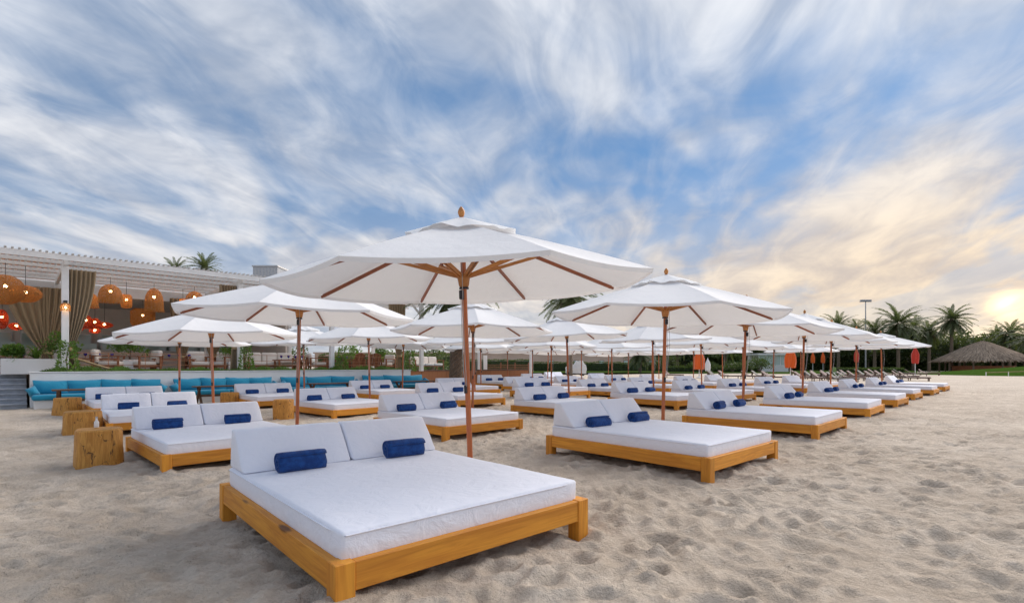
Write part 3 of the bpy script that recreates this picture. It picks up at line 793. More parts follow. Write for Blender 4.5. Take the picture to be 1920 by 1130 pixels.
def pendant(px, y0, y1, wpx, b, kind, label):
    a = a_of(px, b); P = G(a, b); k = P.y/F
    z1, z0, r = z_of(y0, P), z_of(y1, P), wpx*.5*k; h = z1-z0
    e = site('pendant_lamp', a, b, z0, label, 'lamp', 'lit basket lamps under the pergola')
    mat = WICKR if kind.startswith('red') else WICK
    if 'bell' in kind: prof = [(r, 0), (r*.99, h*.06), (r*.93, h*.12), (r*.91, h*.4), (r*.82, h*.65), (r*.62, h*.84), (r*.36, h*.95), (r*.08, h)]
    elif 'drum' in kind: prof = [(r*.85, 0), (r, h*.2), (r, h*.85), (r*.7, h), (r*.1, h)]
    else: prof = [(r*math.sin(math.pi*q/12)+.01, h*.5*(1-math.cos(math.pi*q/12))) for q in range(13)]
    MB().lathe(prof, 20, (0, 0, 0), False).build('shade', mat, e, 60)
    zb = h*.62
    MB().lathe([(.001, -.05), (.035, -.035), (.05, 0), (.035, .035), (.001, .05)], 10, (0, 0, zb), False).build('bulb', BULB, e, 180)
    top = 4.56-z0 if b < 24.5 else 4.30-z0
    if top > h: MB().tube([(0, 0, zb+.05), (0, 0, top)], .008, 5).build('flex', BRASS, e, 40)
pendant(10, 515, 571, 56, 21.0, 'ball', 'largest round wicker lamp at the left edge under the pergola')
pendant(48, 535, 567, 46, 21.4, 'ball', 'flattened round wicker lamp right of the largest one')
pendant(207, 533, 567, 40, 22.0, 'bell', 'large bell shaped basket lamp, leftmost of the three big bells')
pendant(289, 540, 584, 33, 22.6, 'bell', 'tall bell shaped basket lamp, middle one of three big bells')
pendant(365, 546, 575, 34, 22.4, 'bell', 'bell shaped basket lamp, rightmost of the three big bells')
pendant(169, 548, 577, 27, 23.2, 'bell', 'basket lamp half hidden behind the burlap curtain')
pendant(237, 552, 577, 18, 23.0, 'drum', 'small slim basket lamp between the first two big bells')
pendant(343, 560, 578, 13, 23.6, 'drum', 'tiny basket lamp left of the rightmost big bell')
pendant(268, 579, 611, 39, 25.6, 'drum', 'wide orange drum lamp low under the middle big bell')
pendant(161, 590, 616, 24, 26.0, 'red bell', 'deep red bell lamp inside the pavilion, tallest of the red group')
pendant(178, 596, 616, 22, 27.0, 'red bell', 'deep red bell lamp inside the pavilion, right of the tallest')
pendant(196, 604, 615, 26, 26.4, 'red ball', 'flat red saucer lamp, rightmost of the red group')
pendant(178, 615, 625, 17, 26.0, 'red ball', 'small red ball lamp, lowest of the red group')
pendant(145, 608, 621, 19, 26.2, 'red ball', 'small red lamp behind the tied curtain, leftmost of red group')
pendant(31, 605, 619, 22, 25.8, 'red ball', 'small red lantern hanging over the stairs side of the pavilion')
pendant(4, 580, 617, 17, 25.6, 'red ball', 'red round lantern cut by the left edge of the picture')
def post_lantern():
    a = COLS[0]; e = site('post_lantern', a, 19.27, 0, 'small basket lantern fixed to the tall front post', 'lantern')
    P = G(a, 19.27); z0 = z_of(583, P)
    MB().lathe([(.13, 0), (.13, .16), (.10, .24), (.06, .25)], 14, (0, 0, z0), False).build('shade', WICK, e, 50)
    MB().lathe([(.001, -.04), (.03, 0), (.001, .04)], 8, (0, 0, z0+.12), False).build('bulb', BULB, e, 180)
    MB().box(-.05, .05, -.05, .10, z0+.26, z0+.34, .01, 1).build('bracket', BRASS, e)
post_lantern()
def rope_swag():
    a0 = COLS[0]+.15; pts = []
    for i in range(15):
        q = i/14; pts.append((a0+2.1*q, 19.50-.1*q, TZ+.50*(1-q)**2.0+.05+.02*math.sin(q*9)))
    o = MB().tube(pts, .035, 8).build('thick_rope', ROPE, None, 180); o.location = G(0, 0); o.rotation_euler.z = GROT
    tag(o, 'thick beige rope sagging from the tall post to the terrace floor', 'rope')
rope_swag()

# ------------------------------------------------------------------ daybeds
def make_bed():
    """local x = width (left to right), local y = from foot to head, origin at the left foot corner"""
    e = empty('daybed'); lg = .105
    for i, (x, y) in enumerate(((0, 0), (BW-lg, 0), (0, BL-lg), (BW-lg, BL-lg))):
        MB().box(x, x+lg, y, y+lg, -.17, BF, .004, 1).build('leg', PINE[2], e)
    for x in (.006, BW-.006-.052): MB().box(x, x+.052, lg+.001, BL-lg-.001, .088, BF-.004, .004, 1).build('side_rail', PINE[1], e)
    for y in (.006, BL-.006-.052): MB().box(lg+.001, BW-lg-.001, y, y+.052, .088, BF-.004, .004, 1).build('end_rail', PINE[0], e)
    for k in range(9):
        y = .16+k*(BL-.44)/8; MB().box(.055, BW-.055, y, y+.12, .150, .172).build('slat', PINE[0], e)
    x0, x1, y0, y1, z0, z1 = .058, BW-.058, .058, BL-.058, .176, .372
    mb = MB(); bmesh.ops.create_cube(mb.b, size=1.0)
    bmesh.ops.scale(mb.b, vec=(x1-x0, y1-y0, z1-z0), verts=mb.b.verts); bmesh.ops.translate(mb.b, vec=((x0+x1)/2, (y0+y1)/2, (z0+z1)/2), verts=mb.b.verts)
    bmesh.ops.bevel(mb.b, geom=mb.b.edges[:], offset=.022, segments=3, affect='EDGES', profile=.5)
    bmesh.ops.subdivide_edges(mb.b, edges=[ed for ed in mb.b.edges if ed.calc_length() > .5], cuts=22, use_grid_fill=True)
    for v in mb.b.verts:
        if v.co.z > z1-.03:
            q = mnoise.noise(v.co*2.3)*.006+mnoise.noise(v.co*7)*.0025; v.co.z += q
        else:
            n = mnoise.noise(Vector((v.co.x*3, v.co.y*3, v.co.z*6)))*.006
            if v.co.x < x0+.03: v.co.x += n
            if v.co.x > x1-.03: v.co.x -= n
            if v.co.y < y0+.03: v.co.y += n
    mt = mb.build('mattress', SHEET, e, 50)
    pts = []
    def edge(p, q, n=14): return [Vector(p).lerp(Vector(q), i/n) for i in range(n)]
    zz = z1-.020; i_ = .002
    loop = edge((x0+.02, y0-i_, zz), (x1-.02, y0-i_, zz)) + edge((x1+i_, y0+.02, zz), (x1+i_, y1-.02, zz)) + edge((x1-.02, y1+i_, zz), (x0+.02, y1+i_, zz)) + edge((x0-i_, y1-.02, zz), (x0-i_, y0+.02, zz))
    loop.append(loop[0].copy()); MB().tube(loop, .005, 5, False).build('piping', SHEET, mt, 180)
    c0 = BL-.058
    prof = [(c0-.40, .374), (c0-.145, .688), (c0-.045, .690), (c0-.01, .376)]
    for s in range(2):
        xa = x0+.004+s*((x1-x0)/2); xb = xa+(x1-x0)/2-.016
        mb = MB(); M = Matrix.Rotation(R(90), 4, 'Z')
        mb.prism([(p, q) for p, q in prof], -xb, -xa, M, .020, 3)
        bmesh.ops.subdivide_edges(mb.b, edges=[ed for ed in mb.b.edges if ed.calc_length() > .22], cuts=7, use_grid_fill=True)
        for v in mb.b.verts:
            if v.co.z > .40: v.co += mnoise.noise_vector(v.co*4+Vector((s*9, 0, 0)))*.006
        mb.build('back_cushion', SHEET, e, 50)
    return e
ROWW = ['seaward front row', 'second row', 'third row', 'fourth row']
def bed_words(k):
    r, i = k
    if r < 4: return '%s from camera in %s' % (ORD[i], ROWW[r])
    return {(4,4): 'leftmost behind the fourth row', (4,5): 'second from left behind the fourth row', (4,7): 'rightmost behind the fourth row', (5,6): 'farthest one near the white covered cart'}[k]
proto = make_bed(); first = True
for k, (x, y, t, z0) in BEDS.items():
    o = proto if first else copy_tree(proto); first = False
    tilt = random.uniform(-.004, .004)
    o.location = (x, y, z0); o.rotation_euler = (tilt, random.uniform(-.004, .004), t-R(90))
    tag(o, 'white double daybed on pine frame, %s' % bed_words(k), 'daybed', 'white daybeds on the sand')

# rolled navy towels
def towel_mesh(seed):
    r = random.Random(seed); turns, n, ln = 4.2, 30, .365
    m = int(turns*n); th = .0128; V = []; nx = 8
    prof = []
    for i in range(m+1):
        q = i/n*2*math.pi; rad = .008+th*1.10*(i/n); prof.append((q, rad))
    rows = []
    for side in (0, 1):
        for i, (q, rad) in enumerate(prof):
            rr = rad+(th*.98 if side else 0.0); row = []
            for j in range(nx+1):
                u = j/nx; x = (u-.5)*ln+(.006*math.sin(q*1.7+seed) if j in (0, nx) else 0)
                sag = 1-.05*math.sin(q+.4); jit = 1+.035*mnoise.noise(Vector((u*3.0, math.cos(q)*1.2+seed, math.sin(q)*1.2+rad*6)))
                if j in (0, nx): jit *= .965
                row.append(len(V)); V.append((x, math.cos(q)*rr*1.10*jit, math.sin(q)*rr*.93*jit*sag))
            rows.append(row)
    Fc = []; N = m+1
    for i in range(m):
        for j in range(nx):
            a, b = rows[i], rows[i+1]; c, d = rows[N+i], rows[N+i+1]
            Fc.append((a[j], a[j+1], b[j+1], b[j])); Fc.append((c[j], d[j], d[j+1], c[j+1]))
        for j in (0, nx):
            a, b, c, d = rows[i][j], rows[i+1][j], rows[N+i][j], rows[N+i+1][j]
            Fc.append((a, b, d, c) if j == 0 else (a, c, d, b))
    for i in (0, m):
        for j in range(nx): Fc.append((rows[i][j], rows[i][j+1], rows[N+i][j+1], rows[N+i][j]))
    return raw_mesh('rolled_towel', V, Fc, TOWEL)
TW = [towel_mesh(s) for s in (1, 5, 9)]
NOTOWEL = {(1, 7), (2, 7), (3, 7), (4, 7), (5, 6)}
for k in BEDS:
    if k in NOTOWEL: continue
    for s, v in enumerate((.47, 1.42)):
        p = bed_pt(k, 1.80+random.uniform(-.03, .01), v+random.uniform(-.05, .05), .372+.066)
        o = put('rolled_towel', random.choice(TW), None, p, (random.uniform(-.5, .5)+.9, 0, BEDS[k][2]-R(90)+random.uniform(-.12, .08)))
        tag(o, '%s rolled navy towel on daybed %s' % (('left', 'right')[s], bed_words(k)), 'towel', 'rolled navy towels on the daybeds')

# ------------------------------------------------------------------ umbrellas
UR, URIM, UPEAK = 1.83, 2.02, 2.69
def canopy_point(r, k8, off=0.0):
    """r 0..1 out from the pole, k8 in eighths of a turn"""
    th = k8*math.pi/4; f = k8-math.floor(k8); a = (f-.5)*math.pi/4
    R_ = UR*math.cos(math.pi/8)/math.cos(a)                        # straight hems between ribs
    sag = (1-abs(2*f-1)**2.0)*(-.034*math.sin(min(r, 1)*math.pi*.62))
    prof = UPEAK-.075-(UPEAK-.075-URIM)*(r*.86+.14*r*r)
    return Vector((R_*r*math.cos(th), R_*r*math.sin(th), prof+sag+off))
def make_umbrella():
    e = empty('market_umbrella')
    mb = MB(); nr, nt = 12, 64; rings = []
    for i in range(nr+1):
        r = .10+.90*i/nr; rings.append([mb.b.verts.new(canopy_point(r, j*8/nt)) for j in range(nt)])
    for i in range(nr):
        for j in range(nt): mb.b.faces.new((rings[i][j], rings[i+1][j], rings[i+1][(j+1) % nt], rings[i][(j+1) % nt]))
    hem = [mb.b.verts.new(v.co*Vector((.997, .997, 1))[0] if False else Vector((v.co.x*.996, v.co.y*.996, v.co.z-.035))) for v in rings[-1]]
    for j in range(nt): mb.b.faces.new((rings[-1][j], hem[j], hem[(j+1) % nt], rings[-1][(j+1) % nt]))
    cn = mb.build('canopy', CANOPY, e, 24)
    mb = MB(); rings = []
    for i in range(6):
        r = .012+.30*i/5
        row = []
        for j in range(48):
            p = canopy_point(r, j*8/48); lift = .062-.020*(i/5)
            wob = .012*math.sin(j*1.9)*(i/5)**3+.010*math.sin(j*.7+1)*(i/5)**3
            row.append(mb.b.verts.new((p.x, p.y, p.z+lift+wob)))
        rings.append(row)
    for i in range(5):
        for j in range(48): mb.b.faces.new((rings[i][j], rings[i+1][j], rings[i+1][(j+1) % 48], rings[i][(j+1) % 48]))
    mb.build('vent_cap', CANOPY, cn, 40)
    MB().tube([(0, 0, -.40), (0, 0, 1.2), (0, 0, UPEAK-.02)], .0275, 14).build('pole', MAHOG, e, 40)
    MB().lathe([(.014, -.045), (.024, -.04), (.026, -.03), (.016, -.02), (.027, .0), (.035, .028), (.032, .05), (.018, .075), (.004, .09)], 14, (0, 0, UPEAK)).build('finial', STRUTW, e, 50)
    MB().lathe([(.05, UPEAK-.16), (.05, UPEAK-.09)], 14).build('crown_hub', STRUTW, e, 40)
    MB().lathe([(.040, 1.985), (.050, 2.0), (.058, 2.05), (.066, 2.09), (.066, 2.115), (.045, 2.12)], 16).build('hub', STRUTW, e, 40)
    MB().lathe([(.048, 1.965), (.048, 1.984)], 14).build('hub_ring', BRASS, e, 40)
    rib = MB().bar((.045, 0, 0), ((UR-.075), 0, canopy_point(.96, 0).z-.034-(UPEAK-.125)), .022, .034).mesh('rib', RIBW)
    q0, q1 = Vector((.07, 0, 2.095)), canopy_point(.44, 0)+Vector((0, 0, -.058))
    st = MB()
    for s in (-1, 1): st.bar((q0.x, s*.017, q0.z), (q1.x, s*.017, q1.z), .012, .032)
    st = st.mesh('strut', STRUTW)
    tip = MB().bar((UR-.09, 0, canopy_point(.95, 0).z-.036), (UR-.045, 0, canopy_point(.975, 0).z-.036), .020, .024).mesh('rib_tip', RIBW)
    for k in range(8):
        rb = put('rib', rib, e, (0, 0, UPEAK-.125), (0, 0, k*math.pi/4)); put('strut', st, e, None, (0, 0, k*math.pi/4))
        put('rib_tip', tip, e, None, (0, 0, k*math.pi/4))
    pl = MB().box(-.018, .018, -.085, -.035, 1.86, 1.95, .006, 1).build('pulley', BRASS, e)
    MB().tube([(.0, -.075, 1.9), (.01, -.10, 1.5), (.005, -.085, 1.15), (0, -.035, .95)], .0035, 5).tube([(.02, -.08, 2.55), (.03, -.09, 2.1), (.035, -.11, 1.5), (.02, -.06, 1.0)], .0035, 5).build('cord', CORD, e, 180)
    MB().box(-.012, .012, -.06, -.027, .93, 1.01, .004, 1).build('cleat', BRASS, e)
    return e
UMB_U = {(0,1):1.84,(0,2):2.03,(0,3):1.93,(0,4):2.15,(0,5):2.12,(0,6):2.02,(1,0):1.42,(1,1):1.85,(1,2):2.20,(1,3):2.16,(1,4):2.14,(1,5):2.13,(1,6):2.23,(1,7):2.1,
 (2,0):1.86,(2,1):1.87,(2,2):1.81,(2,3):2.19,(2,4):1.99,(2,5):2.25,(2,6):2.24,(2,7):2.1,(3,0):1.85,(3,1):1.84,(3,2):1.86,(3,3):1.66,(3,4):2.30,(3,5):2.08,(3,6):1.98,(3,7):2.0,(4,4):2.0,(4,5):2.0,(4,7):2.0}
UPOS = {(1,0): Vector((-3.5, 8.2, 0)), (2,0): Vector((-6.5, 11.0, 0)), (3,0): Vector((-9.5, 14.4, 0))}
proto = make_umbrella()
allu = [((0, 0), Vector((-.415, 5.11, 0)))] + [(k, UPOS.get(k) or bed_pt(k, u, BW+.30)) for k, u in UMB_U.items()]
UP = {(1,0): .03, (2,0): -.13, (3,0): -.10}
LEAN = {(0,0): (-.032, .042, R(-21.3)), (0,1): (.022, 0, R(4)), (0,2): (.035, .0, R(12)), (0,3): (.02, .01, R(20)), (1,0): (.020, .0, R(8)), (2,0): (-.030, 0, R(15)), (2,1): (-.022, 0, R(3)), (1,2): (-.040, 0, R(10))}
for i, (k, p) in enumerate(allu):
    o = proto if i == 0 else copy_tree(proto)
    lx, ly, rz = LEAN.get(k, (random.uniform(-.028, .028), random.uniform(-.028, .028), random.uniform(0, .78)))
    o.location = (p.x, p.y, max(gz(p.x, p.y), -.03)+UP.get(k, 0.0) if i else 0.0)
    o.rotation_mode = 'XYZ'; o.rotation_euler = (Matrix.Rotation(lx, 3, 'Y') @ Matrix.Rotation(ly, 3, 'X') @ Matrix.Rotation(rz, 3, 'Z')).to_euler()
    if i: o.scale = (1, 1, random.uniform(.985, 1.015))
    tag(o, 'white octagonal market umbrella beside daybed %s' % bed_words(k), 'umbrella', 'white market umbrellas')

# ------------------------------------------------------------------ stump stools
def stump(px, Y, w, h, word, seed, group='tree stump side tables'):
    r = random.Random(seed); x = (px-960)/F*Y; z = gz(x, Y)
    e = empty('stump_table', (x, Y, z), r.uniform(0, 3)); tag(e, 'chunky honey coloured tree stump table %s' % word, 'side table', group)
    mb = MB(); n = 28; m = 8; rings = []
    for j in range(m+1):
        q = j/m; row = []
        for i in range(n):
            th = 2*math.pi*i/n; sq = (abs(math.cos(th))**5+abs(math.sin(th))**5)**(-1/5)
            rad = w*.5*(.45+.52*sq)*(1+.07*mnoise.noise(Vector((math.cos(th)*1.3+seed, math.sin(th)*1.3, q*.8)))+.04*mnoise.noise(Vector((math.cos(th)*5, math.sin(th)*5+seed, q*2))))*(1.03-.07*q)
            row.append(mb.b.verts.new((rad*math.cos(th), rad*math.sin(th), -.08+(h+.08)*q)))
        rings.append(row)
    for a, b in zip(rings, rings[1:]):
        for i in range(n): mb.b.faces.new((a[i], a[(i+1) % n], b[(i+1) % n], b[i]))
    top = [mb.b.verts.new((v.co.x*.93, v.co.y*.93, h+.018)) for v in rings[-1]]
    for i in range(n): mb.b.faces.new((rings[-1][i], rings[-1][(i+1) % n], top[(i+1) % n], top[i]))
    mb.b.faces.new(top)
    mb.build('trunk_block', STUMPW, e, 40)
    return e
stump(186, 6.75, .54, .47, 'nearest camera left of the daybeds', 3)
stump(155, 9.6, .62, .44, 'second from camera left of the daybeds', 8)
stump(127, 13.2, .56, .43, 'third from camera left of the daybeds', 12)
stump(532, 12.45, .46, .48, 'between daybeds behind the leaning umbrella pole', 17)
stump(431, 16.0, .56, .44, 'beside the second dark trestle table', 21)
def bottle():
    x, Y = (181-960)/F*6.8, 6.8; z = gz(x, Y)+.488
    e = empty('small_bottle', (x, Y, z)); tag(e, 'small pale bottle standing on the nearest stump table', 'bottle')
    MB().lathe([(.026, 0), (.028, .01), (.028, .07), (.012, .10), (.011, .125)], 14).build('body', WHITEP, e, 50)
    MB().lathe([(.014, .126), (.014, .145)], 12).build('cap', STEEL, e, 50)
bottle()

# ------------------------------------------------------------------ palms
def frond_mesh(L_, droop, seed, mat, n=46, lw=.035, ll=.42):
    r = random.Random(seed); V = []; Fc = []
    pts = []; ang = 0.0; p = Vector((0, 0, 0))
    for i in range(n+1):
        q = i/n; pts.append(p.copy()); a = -droop*q**1.4; p += Vector((math.cos(a), 0, math.sin(a)))*L_/n
    for i in range(n):                       # rachis
        w = .028*(1-.8*i/n); k = len(V)
        V += [pts[i]+Vector((0, -w, 0)), pts[i]+Vector((0, w, 0)), pts[i+1]+Vector((0, w*.95, 0)), pts[i+1]+Vector((0, -w*.95, 0))]; Fc.append((k, k+1, k+2, k+3))
    for i in range(int(n*.12), n):
        q = i/n; d = (pts[i+1]-pts[i]).normalized(); up = Vector((-d.z, 0, d.x)); le = ll*math.sin(math.pi*min(1, .18+q*.80))**.7
        for s in (-1, 1):
            dr = (d*.75+Vector((0, s, 0))*.75+up*r.uniform(.05, .45)).normalized(); l2 = le*r.uniform(.8, 1.15)
            tip = pts[i]+dr*l2+Vector((0, 0, -l2*.22)); mid = pts[i]+dr*l2*.5; wv = d*lw*.5; k = len(V)
            V += [pts[i]-wv*.6, pts[i]+wv*.6, mid+wv, mid-wv, tip]; Fc += [(k, k+1, k+2, k+3), (k+3, k+2, k+4)]
    return V, Fc
def crown_mesh(seed, L_, n, mat, name='crown', lo=-55, hi=78, dense=46, lw=.045):
    r = random.Random(seed); V = []; Fc = []
    for i in range(n):
        q = (i+.5)/n; el = R(hi+(lo-hi)*q**.85+r.uniform(-8, 8)); az = i*2.39996+r.uniform(-.2, .2)
        fv, ff = frond_mesh(L_*r.uniform(.8, 1.1), r.uniform(.75, 1.35)*(1.0 if el > 0 else .55), r.random(), mat, dense, lw, L_*.135)
        M = Matrix.Rotation(az, 4, 'Z') @ Matrix.Rotation(-el, 4, 'Y') @ Matrix.Rotation(r.uniform(-.5, .5), 4, 'X')
        k = len(V); V += [M @ v for v in fv]; Fc += [tuple(j+k for j in f) for f in ff]
    return raw_mesh(name, V, Fc, mat)
CR = [crown_mesh(s, 4.1, 70, PALM, dense=30, lw=.13, lo=-62) for s in (2, 6, 13)]
SKIRT = [crown_mesh(s, 2.8, 34, PALMDRY, 'skirt', -78, -25, 24, .10) for s in (3, 7)]
def palm(px, Y, ytop, label, k=0, sc=1.0, tr=.24, skirt=True, lean=0.0, group='date palms behind the beach'):
    P = at(px, Y); zt = CH-(ytop-HZ)*Y/F-2.6*sc                 # crown base
    e = empty('date_palm', (P.x, P.y, 0)); tag(e, label, 'palm tree', group)
    mb = MB(); rr = random.Random(int(px)); n = 14; m = max(10, int(zt/.22)); rings = []
    for j in range(m+1):
        q = j/m; row = []
        for i in range(n):
            th = 2*math.pi*i/n; bump_ = 1+.16*((j % 2)*.5+.5*math.sin(i*3+j*2.1)); rad = tr*(1.15-.2*q)*bump_
            row.append(mb.b.verts.new((rad*math.cos(th)+lean*q*q*zt, rad*math.sin(th), -.2+(zt+.35)*q)))
        rings.append(row)
    for a, b in zip(rings, rings[1:]):
        for i in range(n): mb.b.faces.new((a[i], a[(i+1) % n], b[(i+1) % n], b[i]))
    mb.build('trunk', BARK, e)
    put('crown', CR[k % 3], e, (lean*zt, 0, zt), (0, 0, rr.uniform(0, 6)), (sc, sc, sc))
    if skirt: put('dead_fronds', SKIRT[k % 2], e, (lean*zt, 0, zt+.05), (0, 0, rr.uniform(0, 6)), (sc*.8, sc*.8, sc*.8))
palm(1784, 98, 572, 'tall date palm with clear trunk left of the thatched hut', 0, 1.08)
palm(1684, 92, 574, 'largest bushy date palm right of the floodlight mast', 1, 1.25)
palm(1742, 104, 598, 'lower date palm between the two tallest palms', 2, 1.0)
palm(1640, 96, 596, 'date palm crowding the left of the bushiest palm', 0, 1.05)
palm(1712, 112, 592, 'date palm half hidden behind the bushiest palm', 2, 1.0)
palm(1572, 100, 589, 'date palm rising behind the umbrella tips left of the mast', 1, 1.0)
palm(1606, 112, 600, 'small date palm directly below the floodlight mast', 0, .9)
palm(1893, 108, 601, 'date palm behind the thatched hut, nearer the picture edge', 2, 1.15)
palm(1868, 120, 611, 'smaller date palm behind the thatched hut roof peak', 0, 1.0)
palm(1935, 100, 606, 'date palm cut by the right edge of the picture', 1, 1.15)
palm(1068, 60, 512, 'date palm with drooping fronds behind the central umbrellas', 1, 1.05, .30)
palm(1360, 92, 610, 'date palm behind the white kiosk side umbrellas', 2, 1.0)
palm(1482, 96, 616, 'date palm behind the white kiosk', 0, .95)
palm(1270, 100, 622, 'date palm beside the long beige building', 1, .9)
palm(1200, 84, 640, 'low drooping palm before the long beige building', 2, .8)
palm(330, 62, 487, 'palm top showing left above the pergola roof', 1, .55)
palm(384, 60, 478, 'palm top with upright fronds above the pergola roof', 0, .62)
def near_trunk():
    Y = 24.5; P = at(853, Y)
    e = empty('date_palm', (P.x, P.y, 0)); tag(e, 'shaggy thick palm trunk in front of the reed screen', 'palm tree', 'date palms behind the beach')
    mb = MB(); n = 16; m = 46; rings = []
    for j in range(m+1):
        q = j/m; row = []
        for i in range(n):
            th = 2*math.pi*i/n; rad = .29*(1.1-.2*q)*(1+.17*(((i+j) % 2)-.5)+.05*mnoise.noise(Vector((i, j, 0))))
            row.append(mb.b.verts.new((rad*math.cos(th)+.10*math.sin(q*2), rad*math.sin(th), -.3+5.2*q)))
        rings.append(row)
    for a, b in zip(rings, rings[1:]):
        for i in range(n): mb.b.faces.new((a[i], a[(i+1) % n], b[(i+1) % n], b[i]))
    mb.build('trunk', BARK, e)
    put('crown', CR[2], e, (.09, 0, 4.8), (0, 0, 1.0), (.62, .62, .62)); put('dead_fronds', SKIRT[0], e, (.09, 0, 4.75), (0, 0, 2.0), (.55, .55, .55))
near_trunk()

# ------------------------------------------------------------------ background behind the beach
def bush(px, Y, w, h, mat, label, seed, n=2600, leaf=.30, cat='bush', group='bushes behind the beach'):
    P = at(px, Y); e = empty('leafy_bush' if cat == 'bush' else 'broad_tree', (P.x, P.y, 0)); tag(e, label, cat, group)
    put('crown', leaf_cloud(n, blob(w*.5, w*.4, h*.5, h*.52, seed), leaf, mat, 'crown', .55, .15, seed), e)
    for k in range(3):
        r = random.Random(seed+k); MB().tube([(r.uniform(-.2, .2), 0, -.2), (r.uniform(-.5, .5), r.uniform(-.3, .3), h*.3), (r.uniform(-1, 1)*w*.2, r.uniform(-1, 1)*w*.15, h*.7)], [.16, .12, .05], 7).build('trunk', BARK, e, 40)
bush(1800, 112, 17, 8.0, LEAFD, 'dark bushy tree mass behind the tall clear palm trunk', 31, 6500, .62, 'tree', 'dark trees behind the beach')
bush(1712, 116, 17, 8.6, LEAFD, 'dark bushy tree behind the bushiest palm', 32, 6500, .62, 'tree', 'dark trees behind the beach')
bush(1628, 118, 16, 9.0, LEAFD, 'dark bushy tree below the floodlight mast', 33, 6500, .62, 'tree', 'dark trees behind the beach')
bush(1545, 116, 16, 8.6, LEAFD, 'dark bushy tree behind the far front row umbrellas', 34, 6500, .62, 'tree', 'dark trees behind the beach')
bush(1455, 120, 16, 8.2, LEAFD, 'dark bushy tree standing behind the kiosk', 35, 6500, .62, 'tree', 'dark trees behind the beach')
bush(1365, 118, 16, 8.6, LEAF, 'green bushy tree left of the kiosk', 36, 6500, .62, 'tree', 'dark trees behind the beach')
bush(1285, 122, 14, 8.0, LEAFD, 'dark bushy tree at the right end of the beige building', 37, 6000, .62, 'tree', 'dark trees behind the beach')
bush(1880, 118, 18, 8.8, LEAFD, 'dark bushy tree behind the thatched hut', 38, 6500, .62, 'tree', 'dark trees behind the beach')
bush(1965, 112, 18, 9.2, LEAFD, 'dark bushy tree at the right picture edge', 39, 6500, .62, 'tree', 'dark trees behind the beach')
bush(1425, 84, 4.5, 2.6, LEAF, 'low green bush left of the white kiosk', 41, 1200, .24)
bush(1375, 86, 7, 2.0, LEAF, 'wide low green bush behind the striped loungers', 42, 1600, .24)
bush(1320, 88, 7, 1.8, LEAF, 'low green bush near the closed orange umbrella', 43, 1600, .24)
bush(1252, 90, 4.5, 3.2, LEAFD, 'dark round bush before the beige building', 44, 1200, .24)
bush(712, 33, 1.7, 3.0, LEAFB, 'bright green tree beyond the terrace chairs', 45, 1100, .16)
bush(770, 34, 1.8, 2.6, LEAF, 'green bush beyond the far end of the pergola', 46, 1100, .16)
bush(660, 31, 1.6, 2.8, LEAFB, 'bright green bush behind the brown slatted chairs', 47, 1100, .16)
bush(815, 40, 2.4, 3.0, LEAF, 'green bush left of the shaggy palm trunk', 48, 1100, .18)
bush(560, 29.5, 1.4, 2.6, LEAF, 'green bush behind the long cream sofa', 49, 1000, .15)

def hedge(px0, px1, Y, h, label, seed, mat=LEAF, dep=1.6):
    x0, x1 = at(px0, Y).x, at(px1, Y).x; w = x1-x0
    e = empty('clipped_hedge', ((x0+x1)/2, Y, 0)); tag(e, label, 'hedge', 'hedges at the back of the beach')
    def fn(r):
        f = r.random(); x = r.uniform(-w/2, w/2); hh = h*(1+.12*mnoise.noise(Vector((x*.6, seed, 0))))
        if f < .5: return (x, -dep/2, r.uniform(0, hh)), (0, -1, .2)
        return (x, r.uniform(-dep/2, dep/2), hh), (0, 0, 1)
    put('foliage', leaf_cloud(int((110 if h < 3 else 150)*w), fn, .26 if h < 3 else .5, mat, 'foliage', .6, .1, seed), e)
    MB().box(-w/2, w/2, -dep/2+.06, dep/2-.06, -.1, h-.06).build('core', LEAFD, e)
hedge(1000, 1165, 100, 1.75, 'clipped green hedge behind the white covered cart', 1)
hedge(1165, 1250, 101, 1.65, 'clipped hedge before the right part of the beige building', 2)
hedge(1245, 1420, 88, .95, 'low clipped hedge behind the orange closed umbrella', 3)
hedge(880, 992, 96, 2.2, 'clipped hedge seen above the reed screen', 4)
hedge(600, 880, 70, 2.6, 'clipped hedge beyond the far end of the terrace', 10)
hedge(1575, 1690, 82, .7, 'low grassy hedge behind the far loungers', 5, LEAF)
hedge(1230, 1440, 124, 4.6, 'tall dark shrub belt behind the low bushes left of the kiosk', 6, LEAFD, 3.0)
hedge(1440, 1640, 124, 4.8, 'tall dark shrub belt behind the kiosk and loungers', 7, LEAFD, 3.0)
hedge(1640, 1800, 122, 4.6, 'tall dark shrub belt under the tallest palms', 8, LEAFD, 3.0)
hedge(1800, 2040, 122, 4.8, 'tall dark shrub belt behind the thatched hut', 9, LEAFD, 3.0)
def lawn():
    V = []; Fc = []
    for k, (px0, px1, Y0, Y1) in enumerate(((985, 1260, 78, 99), (1255, 1440, 74, 118), (1440, 1720, 68, 118))):
        o = MB().quad((at(px0, Y0).x, Y0, .14), (at(px1, Y0).x, Y0, .14), (at(px1, Y1).x, Y1, .16), (at(px0, Y1).x, Y1, .16)).build('lawn', LAWN); tag(o, kind='structure')
    o = MB().grid(lambda u, v: (51+44*u, 56+22*v, -.2+1.55*math.sin(math.pi*v)**.8*min(1, u*2.0)), 30, 16).build('grass_bank', BANK, None, 180); tag(o, kind='structure')
lawn()
